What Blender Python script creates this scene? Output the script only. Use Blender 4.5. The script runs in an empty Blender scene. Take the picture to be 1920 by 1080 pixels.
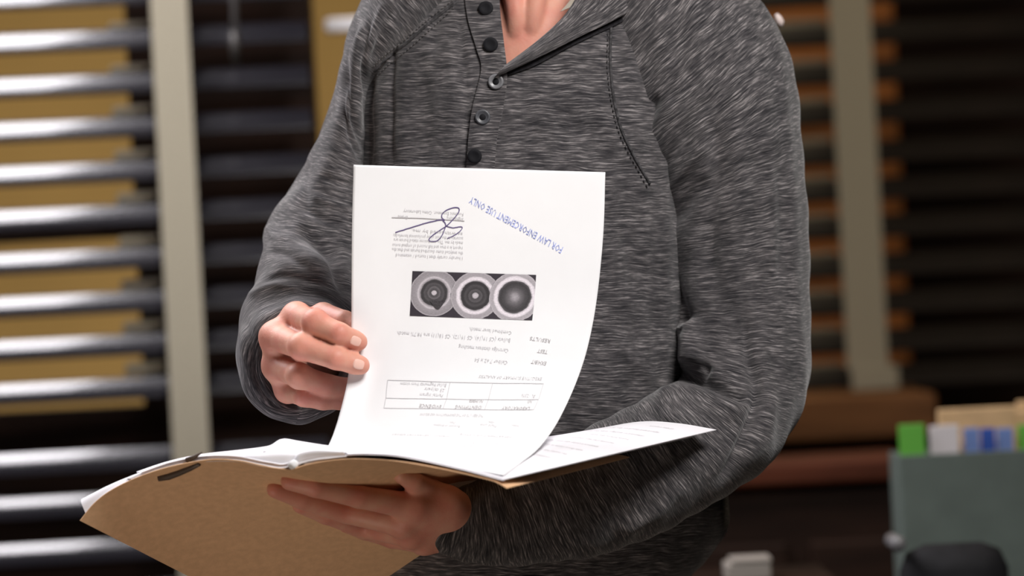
import bpy, bmesh, math, random
import numpy as np
from mathutils import Vector, Matrix
from mathutils.bvhtree import BVHTree

random.seed(7); np.random.seed(7)
S = bpy.context.scene
COL = S.collection

# ------------------------------------------------------------------ camera
CAMZ = 1.24
DIST = 3.0
FPX = 6522.0
ROLL = math.radians(2.9)
R_ = np.array([math.cos(ROLL), 0, -math.sin(ROLL)])
U_ = np.array([math.sin(ROLL), 0, math.cos(ROLL)])
F_ = np.array([0.0, 1.0, 0.0])
CAM = np.array([0.0, -DIST, CAMZ])
PX = DIST / FPX                       # metres per photo pixel at the page

cam_d = bpy.data.cameras.new('camera')
cam = bpy.data.objects.new('camera', cam_d); COL.objects.link(cam)
cam.matrix_world = Matrix(((R_[0], U_[0], 0, CAM[0]), (R_[1], U_[1], -1, CAM[1]), (R_[2], U_[2], 0, CAM[2]), (0, 0, 0, 1)))
cam_d.sensor_width = 36; cam_d.lens = FPX * 36 / 1920
cam_d.clip_start = 0.05; cam_d.clip_end = 60
cam_d.dof.use_dof = True; cam_d.dof.focus_distance = 3.02; cam_d.dof.aperture_fstop = 3.6
S.camera = cam

# ------------------------------------------------------------------ world, lamps, exposure
w = bpy.data.worlds.new('world'); S.world = w; w.use_nodes = True
w.node_tree.nodes['Background'].inputs[0].default_value = (1.0, 0.93, 0.88, 1)
w.node_tree.nodes['Background'].inputs[1].default_value = 0.010
S.view_settings.view_transform = 'Standard'; S.view_settings.look = 'None'
S.view_settings.exposure = 0.0; S.view_settings.gamma = 1.0; S.view_settings.use_curve_mapping = False

def area(name, loc, target, sx, sy, power, col=(1, 1, 1)):
    d = bpy.data.lights.new(name, 'AREA'); d.shape = 'RECTANGLE'; d.size = sx; d.size_y = sy
    d.energy = power; d.color = col
    o = bpy.data.objects.new(name, d); COL.objects.link(o)
    o.location = loc
    o.rotation_euler = (Vector(target) - Vector(loc)).to_track_quat('-Z', 'Y').to_euler()
    return o
k_ = area('key_lamp', (0.62, -0.95, 2.35), (0.0, 0.05, 1.2), 0.55, 0.55, 13.0, (1.0, 0.965, 0.94)); k_.data.spread = math.radians(110)
l_ = area('cover_fill', (-0.75, -0.95, 0.28), (-0.30, -0.05, 1.02), 0.7, 0.7, 0.72, (1.0, 0.84, 0.70))  # added low fill that brightens the folder's outer face, no fixture there
l_.data.spread = math.radians(55)
area('window_lamp', (-1.26, 0.86, 2.68), (-1.26, 0.86, 0), 1.5, 1.1, 76, (1.0, 0.96, 1.0)).rotation_euler = (0, 0, 0)
area('corridor_lamp', (-0.9, 2.9, 2.65), (-0.9, 3.4, 1.0), 2.4, 0.5, 48, (1.0, 0.86, 0.6))
area('alcove_lamp', (1.0, 0.9, 2.6), (0.95, 2.1, 1.2), 0.6, 0.4, 7, (1.0, 0.8, 0.55))

# ------------------------------------------------------------------ helpers
def P(px, py, d=0.0):
    D = DIST + d; s = D / FPX
    return CAM + F_ * D + R_ * ((px - 960) * s) + U_ * ((540 - py) * s)
def V3(dx, dy, dd=0.0):               # a direction given in page pixels and metres of depth
    return R_ * (dx * PX) - U_ * (dy * PX) + F_ * dd
def proj(pts):
    q = pts - CAM; D = q @ F_
    return 960 + (q @ R_) / D * FPX, 540 - (q @ U_) / D * FPX, D - DIST

def crom(ctrl, t):
    """Catmull-Rom through ctrl (k x n) at parameters t in 0..k-1."""
    c = np.asarray(ctrl, float); k = len(c)
    t = np.clip(np.asarray(t, float), 0, k - 1 - 1e-9); i = np.floor(t).astype(int); f = (t - i)[:, None]
    p = lambda j: c[np.clip(j, 0, k - 1)]
    p0, p1, p2, p3 = p(i - 1), p(i), p(i + 1), p(i + 2)
    p0 = np.where((i == 0)[:, None], 2 * p1 - p2, p0); p3 = np.where((i >= k - 2)[:, None], 2 * p2 - p1, p3)
    return 0.5 * ((2 * p1) + (-p0 + p2) * f + (2 * p0 - 5 * p1 + 4 * p2 - p3) * f ** 2 + (-p0 + 3 * p1 - 3 * p2 + p3) * f ** 3)

def even(ctrl, n):
    """n points spread evenly along a Catmull-Rom curve."""
    c = np.asarray(ctrl, float)
    tt = np.linspace(0, len(c) - 1, max(200, 30 * len(c))); q = crom(c, tt)
    L = np.r_[0, np.cumsum(np.linalg.norm(np.diff(q, axis=0), axis=1))]
    ti = np.interp(np.linspace(0, L[-1], n), L, tt)
    return crom(c, ti)

def link(name, me, mat=None, parent=None):
    o = bpy.data.objects.new(name, me); COL.objects.link(o)
    if mat is not None:
        me.materials.clear(); me.materials.append(mat)
    if parent is not None:
        o.parent = parent; o.matrix_parent_inverse = parent.matrix_world.inverted()
    return o
def mesh(name, verts, faces, mat=None, parent=None, smooth=True, uvs=None):
    me = bpy.data.meshes.new(name)
    me.from_pydata([tuple(map(float, v)) for v in verts], [], [tuple(map(int, f)) for f in faces])
    if smooth: me.polygons.foreach_set('use_smooth', [True] * len(me.polygons))
    if uvs is not None:
        l = me.uv_layers.new(name='UVMap')
        vi = np.zeros(len(me.loops), int); me.loops.foreach_get('vertex_index', vi)
        l.data.foreach_set('uv', np.asarray(uvs, np.float32)[vi].ravel())
    me.update()
    return link(name, me, mat, parent)
def tag(o, label=None, cat=None, group=None, kind=None):
    if label: o['label'] = label
    if cat: o['category'] = cat
    if group: o['group'] = group
    if kind: o['kind'] = kind
    return o
def empty(name, loc, label=None, cat=None, group=None, rz=0.0):
    o = bpy.data.objects.new(name, None); COL.objects.link(o)
    o.location = tuple(map(float, loc)); o.rotation_euler = (0, 0, rz); o.empty_display_size = 0.05
    tag(o, label, cat, group)
    bpy.context.view_layer.update()
    return o
def gridfaces(nv, nu, closed=False):
    f = []
    for j in range(nv - 1):
        for i in range(nu if closed else nu - 1):
            i2 = (i + 1) % nu
            f.append((j * nu + i, j * nu + i2, (j + 1) * nu + i2, (j + 1) * nu + i))
    return f
def gnormals(p, closed):
    if closed:
        du = np.roll(p, -1, 1) - np.roll(p, 1, 1)
    else:
        du = np.gradient(p, axis=1)
    dv = np.gradient(p, axis=0)
    n = np.cross(du, dv); n /= (np.linalg.norm(n, axis=2, keepdims=True) + 1e-12)
    return n
def bx(bm, c, s, rot=None, bev=0.0):
    r = bmesh.ops.create_cube(bm, size=1.0)
    vs = r['verts']
    for v in vs: v.co = Vector((v.co.x * s[0], v.co.y * s[1], v.co.z * s[2]))
    if bev > 0:
        es = list({e for v in vs for e in v.link_edges})
        g = bmesh.ops.bevel(bm, geom=es, offset=bev, segments=2, affect='EDGES', profile=0.5)
        vs = list({v for f in g['faces'] for v in f.verts} | {v for v in vs if v.is_valid})
    M = Matrix.Translation(Vector(tuple(map(float, c)))) @ (rot.to_4x4() if rot is not None else Matrix.Identity(4))
    bmesh.ops.transform(bm, matrix=M, verts=vs)
def bmobj(name, bm, mat=None, parent=None, smooth=False):
    me = bpy.data.meshes.new(name); bmesh.ops.recalc_face_normals(bm, faces=bm.faces[:]); bm.to_mesh(me); bm.free()
    if smooth: me.polygons.foreach_set('use_smooth', [True] * len(me.polygons))
    return link(name, me, mat, parent)
def box(name, c, s, mat, parent=None, rot=None, bev=0.0):
    bm = bmesh.new(); bx(bm, c, s, rot, bev)
    return bmobj(name, bm, mat, parent)
def tube(name, pts, rad, mat, parent=None, seg=10):
    """A closed round tube through pts; rad is one radius or one per point."""
    pts = np.asarray(pts, float); n = len(pts); rad = np.broadcast_to(rad, (n,))
    tg = np.gradient(pts, axis=0); tg /= np.linalg.norm(tg, axis=1, keepdims=True) + 1e-12
    up = np.array([0, 0, 1.0]) if abs(tg[0][2]) < 0.9 else np.array([1.0, 0, 0])
    vs = []
    for k in range(n):
        a = np.cross(up, tg[k]); a /= np.linalg.norm(a) + 1e-12; b = np.cross(tg[k], a); up = b
        for j in range(seg):
            th = 2 * math.pi * j / seg
            vs.append(pts[k] + rad[k] * (a * math.cos(th) + b * math.sin(th)))
    f = gridfaces(n, seg, True); f += [tuple(range(seg))[::-1], tuple(range((n - 1) * seg, n * seg))]
    return mesh(name, vs, f, mat, parent)

# ------------------------------------------------------------------ materials
def mat(name, col, rough=0.6, spec=0.4, var=0.0, vscale=20.0, metal=0.0, coat=0.0, bump=0.0, bscale=200.0, sheen=0.0, sss=0.0, stretch=(1, 1, 1)):
    m = bpy.data.materials.new(name); m.use_nodes = True
    nt = m.node_tree; b = nt.nodes['Principled BSDF']
    b.inputs['Base Color'].default_value = (*col, 1); b.inputs['Roughness'].default_value = rough
    b.inputs['Specular IOR Level'].default_value = spec; b.inputs['Metallic'].default_value = metal
    b.inputs['Coat Weight'].default_value = coat; b.inputs['Sheen Weight'].default_value = sheen
    tc = nt.nodes.new('ShaderNodeTexCoord'); mp = nt.nodes.new('ShaderNodeMapping'); mp.inputs['Scale'].default_value = stretch
    nt.links.new(tc.outputs['Object'], mp.inputs[0])
    if var > 0:
        n = nt.nodes.new('ShaderNodeTexNoise'); n.inputs['Scale'].default_value = vscale; n.inputs['Detail'].default_value = 4
        nt.links.new(mp.outputs[0], n.inputs['Vector'])
        r = nt.nodes.new('ShaderNodeValToRGB'); e = r.color_ramp.elements
        e[0].position = 0.3; e[1].position = 0.7
        e[0].color = (*[c * (1 - var) for c in col], 1); e[1].color = (*[min(1, c * (1 + var)) for c in col], 1)
        nt.links.new(n.outputs['Fac'], r.inputs[0]); nt.links.new(r.outputs[0], b.inputs['Base Color'])
    if bump > 0:
        n2 = nt.nodes.new('ShaderNodeTexNoise'); n2.inputs['Scale'].default_value = bscale; n2.inputs['Detail'].default_value = 4
        nt.links.new(mp.outputs[0], n2.inputs['Vector'])
        bp = nt.nodes.new('ShaderNodeBump'); bp.inputs['Strength'].default_value = bump; bp.inputs['Distance'].default_value = 0.001
        nt.links.new(n2.outputs['Fac'], bp.inputs['Height']); nt.links.new(bp.outputs[0], b.inputs['Normal'])
    if sss > 0:
        b.inputs['Subsurface Weight'].default_value = sss; b.inputs['Subsurface Radius'].default_value = (1.0, 0.3, 0.15)
        b.inputs['Subsurface Scale'].default_value = 0.004
    return m

def heather(name, gain=1.0):
    """Space-dyed knit: short dark and pale streaks along U (both UV axes in metres)."""
    m = bpy.data.materials.new(name); m.use_nodes = True
    nt = m.node_tree; L = nt.links.new; N = nt.nodes.new; b = nt.nodes['Principled BSDF']
    uv = N('ShaderNodeUVMap')
    warp = N('ShaderNodeTexNoise'); warp.inputs['Scale'].default_value = 28; warp.inputs['Detail'].default_value = 2
    L(uv.outputs[0], warp.inputs['Vector'])
    wsub = N('ShaderNodeVectorMath'); wsub.operation = 'SUBTRACT'; wsub.inputs[1].default_value = (0.5, 0.5, 0.5)
    L(warp.outputs['Color'], wsub.inputs[0])
    wm = N('ShaderNodeVectorMath'); wm.operation = 'MULTIPLY'; wm.inputs[1].default_value = (0.0, 0.007, 0)
    L(wsub.outputs[0], wm.inputs[0])
    ad = N('ShaderNodeVectorMath'); ad.operation = 'ADD'; L(uv.outputs[0], ad.inputs[0]); L(wm.outputs[0], ad.inputs[1])
    def streak(su, sv, det):
        mp = N('ShaderNodeMapping'); mp.inputs['Scale'].default_value = (su, sv, 1); L(ad.outputs[0], mp.inputs[0])
        n = N('ShaderNodeTexNoise'); n.inputs['Scale'].default_value = 1.0; n.inputs['Detail'].default_value = det; n.inputs['Roughness'].default_value = 0.55
        L(mp.outputs[0], n.inputs['Vector']); return n
    n1 = streak(48, 780, 3.0); n2 = streak(130, 1500, 2.0); n3 = streak(12, 90, 1.0)
    mx = N('ShaderNodeMath'); mx.operation = 'MULTIPLY_ADD'; mx.inputs[1].default_value = 0.62
    m2 = N('ShaderNodeMath'); m2.operation = 'MULTIPLY'; m2.inputs[1].default_value = 0.26; L(n2.outputs['Fac'], m2.inputs[0])
    L(n1.outputs['Fac'], mx.inputs[0]); L(m2.outputs[0], mx.inputs[2])
    m3 = N('ShaderNodeMath'); m3.operation = 'MULTIPLY_ADD'; m3.inputs[1].default_value = 0.12; L(n3.outputs['Fac'], m3.inputs[0]); L(mx.outputs[0], m3.inputs[2])
    r = N('ShaderNodeValToRGB'); el = r.color_ramp.elements
    el[0].position = 0.375; el[0].color = (0.012 * gain, 0.0115 * gain, 0.0135 * gain, 1)
    el[1].position = 0.65; el[1].color = (0.31 * gain, 0.285 * gain, 0.285 * gain, 1)
    e = el.new(0.455); e.color = (0.036 * gain, 0.034 * gain, 0.037 * gain, 1)
    e = el.new(0.54); e.color = (0.088 * gain, 0.081 * gain, 0.083 * gain, 1)
    L(m3.outputs[0], r.inputs[0]); L(r.outputs[0], b.inputs['Base Color'])
    b.inputs['Roughness'].default_value = 0.92; b.inputs['Specular IOR Level'].default_value = 0.15
    b.inputs['Sheen Weight'].default_value = 0.25; b.inputs['Sheen Roughness'].default_value = 0.5
    bp = N('ShaderNodeBump'); bp.inputs['Strength'].default_value = 0.5; bp.inputs['Distance'].default_value = 0.0012
    L(m3.outputs[0], bp.inputs['Height']); L(bp.outputs[0], b.inputs['Normal'])
    return m

M_HEATHER = heather('heather_knit')
M_SEAM = mat('seam_thread', (0.05, 0.048, 0.05), 0.9, 0.1, var=0.7, vscale=260)
M_GAPSHADE = mat('gap_shade', (0.016, 0.015, 0.017), 0.95, 0.1, var=0.4, vscale=300)  # near-black tone for the shade under the collar
M_PAPER = mat('white_paper', (0.86, 0.86, 0.875), 0.75, 0.2, var=0.012, vscale=30)
M_PAPER2 = mat('copier_paper', (0.80, 0.785, 0.82), 0.75, 0.2, var=0.02, vscale=30)
M_MANILA = mat('manila_card', (0.72, 0.45, 0.26), 0.8, 0.2, var=0.07, vscale=160, bump=0.15, bscale=500)
M_INK = mat('grey_ink', (0.58, 0.57, 0.59), 0.8, 0.1)
M_INKD = mat('dark_ink', (0.42, 0.40, 0.41), 0.8, 0.1)
M_STAMP = mat('blue_stamp_ink', (0.30, 0.35, 0.68), 0.8, 0.1, var=0.3, vscale=120)
M_PEN = mat('violet_pen_ink', (0.12, 0.09, 0.22), 0.6, 0.2)
M_STEEL = mat('dark_steel', (0.05, 0.047, 0.045), 0.45, 0.5, metal=0.6)
M_STRIP = mat('brown_strip', (0.085, 0.06, 0.045), 0.6, 0.3)
M_BTN_D = mat('black_button', (0.010, 0.010, 0.012), 0.7, 0.12)
M_BTN_G = mat('grey_button', (0.17, 0.17, 0.18), 0.35, 0.5)
M_BTN_S = mat('slate_button', (0.065, 0.067, 0.075), 0.4, 0.5)
M_NAIL = mat('fingernail', (0.80, 0.50, 0.42), 0.35, 0.4)
M_SLAT = mat('black_lacquer', (0.010, 0.009, 0.013), 0.20, 1.0, coat=1.0)
M_SLATB = mat('brown_black_wood', (0.009, 0.006, 0.005), 0.5, 0.25, var=0.3, vscale=12)
M_SLATR = mat('lit_top_beige', (0.125, 0.10, 0.075), 0.6, 0.3)  # light on the brown slat tops, as a colour
M_SLATG = mat('grey_beige_slat', (0.27, 0.235, 0.19), 0.6, 0.3)
M_TAPE = mat('beige_cloth_tape', (0.40, 0.365, 0.28), 0.9, 0.1, var=0.06, vscale=200, bump=0.3, bscale=700)
M_DARKWOOD = mat('dark_walnut', (0.017, 0.008, 0.005), 0.6, 0.12, var=0.5, vscale=5, stretch=(1, 1, 9))
M_ORANGE = mat('orange_stained_wood', (0.55, 0.19, 0.04), 0.55, 0.3, var=0.3, vscale=6, stretch=(1, 1, 6))
M_BROWN = mat('brown_sill_wood', (0.17, 0.075, 0.030), 0.65, 0.12, var=0.25, vscale=8, stretch=(1, 6, 6))
M_TAN = mat('tan_painted_wall', (0.46, 0.305, 0.12), 0.85, 0.2, var=0.10, vscale=1.6)
M_WALL = mat('dim_wall_paint', (0.05, 0.042, 0.036), 0.9, 0.2, var=0.1, vscale=3)
M_CEIL = mat('ceiling_paint', (0.07, 0.066, 0.06), 0.95, 0.1, var=0.05, vscale=3)
M_FLOOR = mat('dark_floor', (0.03, 0.022, 0.017), 0.6, 0.3, var=0.3, vscale=4)
M_GREENBOX = mat('grey_green_card', (0.115, 0.143, 0.127), 0.7, 0.3, var=0.08, vscale=30)
M_TGREEN = mat('green_tab', (0.12, 0.42, 0.05), 0.5, 0.4)
M_TWHITE = mat('white_tab', (0.68, 0.64, 0.66), 0.5, 0.4)
M_TBLUE = mat('pale_blue_tab', (0.16, 0.25, 0.55), 0.5, 0.4)
M_TBLUED = mat('deep_blue_tab', (0.03, 0.09, 0.42), 0.5, 0.4)
M_BUFF = mat('buff_card', (0.62, 0.42, 0.23), 0.8, 0.2, var=0.08, vscale=60)
M_BLACK = mat('black_upholstery', (0.010, 0.010, 0.012), 0.7, 0.2, var=0.2, vscale=60)
M_GREYP = mat('grey_plastic', (0.16, 0.155, 0.16), 0.4, 0.5)
M_CREAM = mat('cream_plastic', (0.75, 0.62, 0.58), 0.4, 0.4)
M_TROUS = mat('dark_denim', (0.02, 0.022, 0.03), 0.9, 0.1, var=0.3, vscale=200)
M_SHOE = mat('black_leather', (0.012, 0.011, 0.01), 0.4, 0.4)
M_HAIR = mat('brown_hair', (0.04, 0.022, 0.012), 0.6, 0.3, var=0.4, vscale=60, stretch=(1, 1, 0.2))
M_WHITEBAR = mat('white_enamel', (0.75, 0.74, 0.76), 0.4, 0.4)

def skin_mat():
    m = bpy.data.materials.new('skin'); m.use_nodes = True
    nt = m.node_tree; L = nt.links.new; N = nt.nodes.new; b = nt.nodes['Principled BSDF']
    tc = N('ShaderNodeTexCoord')
    n = N('ShaderNodeTexNoise'); n.inputs['Scale'].default_value = 55; n.inputs['Detail'].default_value = 3
    L(tc.outputs['Object'], n.inputs['Vector'])
    r = N('ShaderNodeValToRGB'); e = r.color_ramp.elements
    e[0].position = 0.35; e[0].color = (0.66, 0.345, 0.25, 1); e[1].position = 0.68; e[1].color = (0.63, 0.265, 0.20, 1)
    at = N('ShaderNodeAttribute'); at.attribute_name = 'ruddy'
    mxr = N('ShaderNodeMix'); mxr.data_type = 'RGBA'; L(at.outputs['Fac'], mxr.inputs[0]); L(r.outputs[0], mxr.inputs[6]); mxr.inputs[7].default_value = (0.62, 0.19, 0.15, 1)
    L(n.outputs['Fac'], r.inputs[0]); L(mxr.outputs[2], b.inputs['Base Color'])
    b.inputs['Roughness'].default_value = 0.5; b.inputs['Specular IOR Level'].default_value = 0.35
    b.inputs['Subsurface Weight'].default_value = 0.25; b.inputs['Subsurface Radius'].default_value = (1.0, 0.35, 0.2); b.inputs['Subsurface Scale'].default_value = 0.004
    n2 = N('ShaderNodeTexNoise'); n2.inputs['Scale'].default_value = 420; n2.inputs['Detail'].default_value = 4; L(tc.outputs['Object'], n2.inputs['Vector'])
    bp = N('ShaderNodeBump'); bp.inputs['Strength'].default_value = 0.22; bp.inputs['Distance'].default_value = 0.001
    L(n2.outputs['Fac'], bp.inputs['Height']); L(bp.outputs[0], b.inputs['Normal'])
    return m
M_SKIN = skin_mat()

# ================================================================== THE ROOM
zt = lambda y, d, px=960: float(P(px, y, d)[2])
YP = 1.62                                # partition plane (world y)
def wx(px, d): return float(P(px, 540, d)[0])
tag(box('floor', (0, 0.6, -0.05), (7.0, 9.2, 0.1), M_FLOOR), kind='structure')
tag(box('ceiling', (0, 0.6, 2.85), (7.0, 9.2, 0.1), M_CEIL), kind='structure')
tag(box('wall_left', (-3.45, 0.6, 1.4), (0.1, 9.2, 2.8), M_WALL), kind='structure')
tag(box('wall_right', (3.45, 0.6, 1.4), (0.1, 9.2, 2.8), M_WALL), kind='structure')
tag(box('wall_front', (0, -3.95, 1.4), (7.0, 0.1, 2.8), M_WALL), kind='structure')
tag(box('wall_back', (0, 5.15, 1.4), (7.0, 0.1, 2.8), M_TAN), kind='structure')
# dark timber partition with two openings onto the tan corridor
zs = zt(765, 1.7, 130)                        # sill height of the openings
xa, xb = wx(258, 1.62), wx(606, 1.62); xc = wx(745, 1.62)
def part(c0, c1, z0, z1, name):
    tag(box(name, ((c0 + c1) / 2, YP + 0.05, (z0 + z1) / 2), (c1 - c0, 0.08, z1 - z0), M_DARKWOOD), kind='structure')
part(-3.4, wx(1330, 1.62), 0.0, zs, 'wall_partition')
part(xa, xb, zs, 2.8, 'wall_partition.001')
part(xc, wx(1330, 1.62), zs, 2.8, 'wall_partition.002')
part(wx(1330, 1.62), 3.4, 2.2, 2.8, 'wall_partition.004')
part(-3.4, -1.55, zs, 2.8, 'wall_partition.003')
tag(box('trim_1', ((xa - 1.55) / 2, YP + 0.02, zt(437, 1.6, 130)), (xa + 1.55, 0.03, 0.018), M_DARKWOOD), kind='structure')
# pale bar across the second opening
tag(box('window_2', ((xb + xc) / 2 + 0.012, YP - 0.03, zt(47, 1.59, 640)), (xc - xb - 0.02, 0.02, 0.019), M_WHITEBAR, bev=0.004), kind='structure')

# ------------------------------------------------------------------ blinds
def slat_mesh(name, length, width, crown, thick, sag=0.0, n=14, nl=16):
    vs = []; prof = []
    for i in range(n + 1):
        a = i / n - 0.5
        prof.append((a * width, crown * (1 - (2 * a) ** 2)))
    for i in range(n, -1, -1):
        a = i / n - 0.5
        prof.append((a * width, crown * (1 - (2 * a) ** 2) - thick))
    m = len(prof)
    for k in range(nl + 1):
        x = (k / nl - 0.5) * length
        for (yy, zz) in prof: vs.append((x, yy, zz + sag * (2 * x / length) ** 2))
    f = gridfaces(nl + 1, m, True) + [tuple(range(m)), tuple(range(nl * m, (nl + 1) * m))[::-1]]
    me = bpy.data.meshes.new(name); me.from_pydata(vs, [], f); me.update()
    return me
def blind(name, label, x0, x1, y, rows, d, pitch_deg, m, tapes, yaw, group, width=0.05, sag=0.0, tz0=None, refpx=100):
    t = empty(name, ((x0 + x1) / 2, y, 0.9), label, 'blind', group, rz=yaw)
    me = slat_mesh('slat', x1 - x0, width, width * 0.06, 0.003, sag); me.materials.append(m)
    for yy in rows:
        o = bpy.data.objects.new('slat', me); COL.objects.link(o); o.parent = t
        o.location = (0, 0, float(P(refpx, yy, d)[2]) - 0.9 + math.sin(ROLL) * 0 ); o.rotation_euler = (math.radians(pitch_deg), 0, 0)
    ztop = max(float(P(refpx, r, d)[2]) for r in rows) + 0.03
    zbot = min(float(P(refpx, r, d)[2]) for r in rows) - 0.03
    for (tx, tw, zb) in tapes:
        zb_ = zbot if zb is None else zb
        bm = bmesh.new(); lx = (tx - (x0 + x1) / 2) / math.cos(yaw)
        bx(bm, (lx, -0.034, (ztop + zb_) / 2 - 0.9), (tw, 0.0022, ztop - zb_))
        o = bmobj('ladder_tape', bm, M_TAPE); o.parent = t
        o['label'] = 'wide beige cloth tape running down over the slats'
    bm = bmesh.new(); bx(bm, (0, 0, ztop + 0.03 - 0.9), (x1 - x0, 0.05, 0.04), None, 0.004)
    o = bmobj('head_rail', bm, m); o.parent = t
    return t
rows_l = [-90, -6, 77, 160, 243, 326, 408, 490, 572, 653, 735, 868, 950, 1038, 1120]
dl = 1.5
b1 = blind('window_blind', 'black lacquered window blind with glossy lit slats and a beige tape, beside the tan wall',
           wx(-520, dl), wx(600, dl), dl, rows_l, dl, 65, M_SLAT, [(wx(340, dl), 0.0475, None)], math.radians(6), None, 0.029, refpx=100)
# short grey beige slats behind the black blind
dl2 = 1.555
b2 = blind('short_slats', 'short grey beige slats half hidden between the tan wall and the beige tape',
           wx(228, dl2), wx(300, dl2), dl2, [-30, 50, 130, 207, 290, 370, 452, 533, 612, 690], dl2, 25, M_SLATG, [], 0, None, 0.035, refpx=260)
rows_r = [-90, -15, 60, 133, 207, 283, 352, 422, 495, 566, 637, 703]
dr = 2.15
xr0, xr1 = wx(1400, dr), wx(2010, dr)
b3 = blind('window_blind', 'dark brown window blind with a beige tape behind the raised shoulder, orange wood showing through',
           xr0, xr1, dr, rows_r, dr, 40, M_SLATB, [(wx(1618, dr), 0.060, zt(690, dr, 1630))], math.radians(-3), None, 0.05, refpx=1640)
o = b3
bm = bmesh.new(); tw = 0.085
zc = zt(708, dr, 1630)
bx(bm, (wx(1630, dr) - (xr0 + xr1) / 2, -0.036, zc - 0.9), (0.07, 0.008, 0.035), None, 0.003)
tt_ = bmobj('tape_hem', bm, M_TAPE); tt_.parent = o
dr2 = 2.32  # beige slats added here carry the light on the brown slat tops
b4 = blind('short_slats', 'short beige slats added for the lit slat tops between the shoulder and the tape of the brown blind',
           wx(1440, dr2), wx(1572, dr2), dr2, [-30, 42, 117, 190, 265, 337, 409, 480, 552, 622, 690], dr2, 25, M_SLATR, [], 0, None, 0.035, refpx=1530)
# recess behind the brown blind: dark wall, orange stained panel, sill
tag(box('wall_recess', (2.0, 2.75, 1.4), (3.2, 0.1, 2.8), M_DARKWOOD), kind='structure')
xo0, xo1 = wx(1380, 2.5), wx(1712, 2.5)
ow = empty('wood_panel', ((xo0 + xo1) / 2, 2.62, 0.0), 'orange stained wood panel seen in stripes through the brown blind', 'panel')
box('board', ((xo0 + xo1) / 2, 2.62, 1.2), (xo1 - xo0, 0.05, 2.4), M_ORANGE, ow, bev=0.004)
box('stile', (xo1 - 0.02, 2.59, 1.2), (0.04, 0.02, 2.4), M_ORANGE, ow, bev=0.003)
xs0, xs1 = wx(1330, 1.95), wx(1742, 1.95)
tag(box('trim_2', ((xs0 + xs1) / 2, 2.3, (zt(742, 1.95, 1600) + zt(822, 1.95, 1600)) / 2), (xs1 - xs0, 0.75, zt(742, 1.95, 1600) - zt(822, 1.95, 1600)), M_BROWN, bev=0.006), kind='structure')
tag(box('wall_under_sill', ((xs0 + xs1) / 2 + 0.3, 2.35, zt(824, 1.95, 1600) / 2), (xs1 - xs0 + 0.6, 0.5, zt(824, 1.95, 1600)), M_DARKWOOD), kind='structure')

# low red-brown bookcase under the sill
dk = 1.55
bk0, bk1 = wx(1250, dk), wx(1700, dk); zk = zt(885, dk, 1600)
bk = empty('low_cabinet', ((bk0 + bk1) / 2, 1.78, 0), 'dark reddish brown low wooden cabinet behind the elbow, under the window sill', 'cabinet')
M_REDWOOD = mat('reddish_wood', (0.070, 0.020, 0.010), 0.65, 0.1, var=0.4, vscale=7, stretch=(1, 6, 6))
box('cabinet_top', ((bk0 + bk1) / 2, 1.68, zk), (bk1 - bk0, 0.24, 0.03), M_REDWOOD, bk, bev=0.006)
box('cabinet_body', ((bk0 + bk1) / 2, 1.685, zk / 2 - 0.01), (bk1 - bk0 - 0.03, 0.20, zk - 0.02), M_DARKWOOD, bk)
for k in range(2):
    cx = bk0 + (k + 0.5) * (bk1 - bk0) / 2
    dd = box('door', (cx, 1.575, zk / 2 - 0.03), ((bk1 - bk0) / 2 - 0.03, 0.02, zk - 0.12), M_DARKWOOD, bk, bev=0.004)
    box('handle', (cx + (0.09 if k == 0 else -0.09), 1.555, zk * 0.72), (0.012, 0.02, 0.09), M_STEEL, dd, bev=0.003)
box('plinth', ((bk0 + bk1) / 2, 1.69, 0.03), (bk1 - bk0 - 0.06, 0.18, 0.06), M_DARKWOOD, bk)

# pull wand hanging in the dark gap
wnd = empty('hanging_wand', P(440, 60, 1.4), 'thin grey blind wand hanging in the dark gap beside the beige tape', 'wand')
tube('rod', [P(436, -260, 1.4), P(440, 60, 1.4)], 0.0042, M_GREYP, wnd)
tube('grip', [P(440, 58, 1.4), P(441, 90, 1.4), P(443, 122, 1.4)], [0.0055, 0.0065, 0.004], M_STEEL, wnd)

# ------------------------------------------------------------------ file box and chair, lower right
dg = 1.05
gx0, gx1 = float(P(1690, 900, dg)[0]), float(P(2010, 900, dg)[0])
gz1, gz0 = zt(851, dg, 1760), 0.74
# desk it stands on
dkx0, dkx1 = gx0 - 0.05, gx1 + 0.5
dsk = empty('desk', ((dkx0 + dkx1) / 2, dg + 0.3, 0), 'dark wooden desk carrying the grey green file box', 'desk')
box('desktop', ((dkx0 + dkx1) / 2, dg + 0.19, gz0 - 0.018), (dkx1 - dkx0, 0.42, 0.034), M_DARKWOOD, dsk, bev=0.004)
for sx in (dkx0 + 0.04, dkx1 - 0.04):
    for sy in (dg + 0.04, dg + 0.34):
        box('leg', (sx, sy, (gz0 - 0.035) / 2), (0.05, 0.05, gz0 - 0.035), M_DARKWOOD, dsk, bev=0.004)
fb = empty('file_box', ((gx0 + gx1) / 2, dg + 0.065, gz0), 'grey green file box with coloured index tabs along its top, on the desk', 'file box')
T = 0.004; gyb = dg + 0.10; cxg = (gx0 + gx1) / 2; czg = (gz0 + gz1) / 2; hh = gz1 - gz0
box('front_panel', (cxg, dg, czg), (gx1 - gx0, T, hh), M_GREENBOX, fb, bev=0.001)
box('back_panel', (cxg, gyb, czg), (gx1 - gx0, T, hh), M_GREENBOX, fb, bev=0.001)
box('side_panel', (gx0, (dg + gyb) / 2, czg), (T, gyb - dg, hh), M_GREENBOX, fb, bev=0.001)
box('side_panel', (gx1, (dg + gyb) / 2, czg), (T, gyb - dg, hh), M_GREENBOX, fb, bev=0.001)
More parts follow.
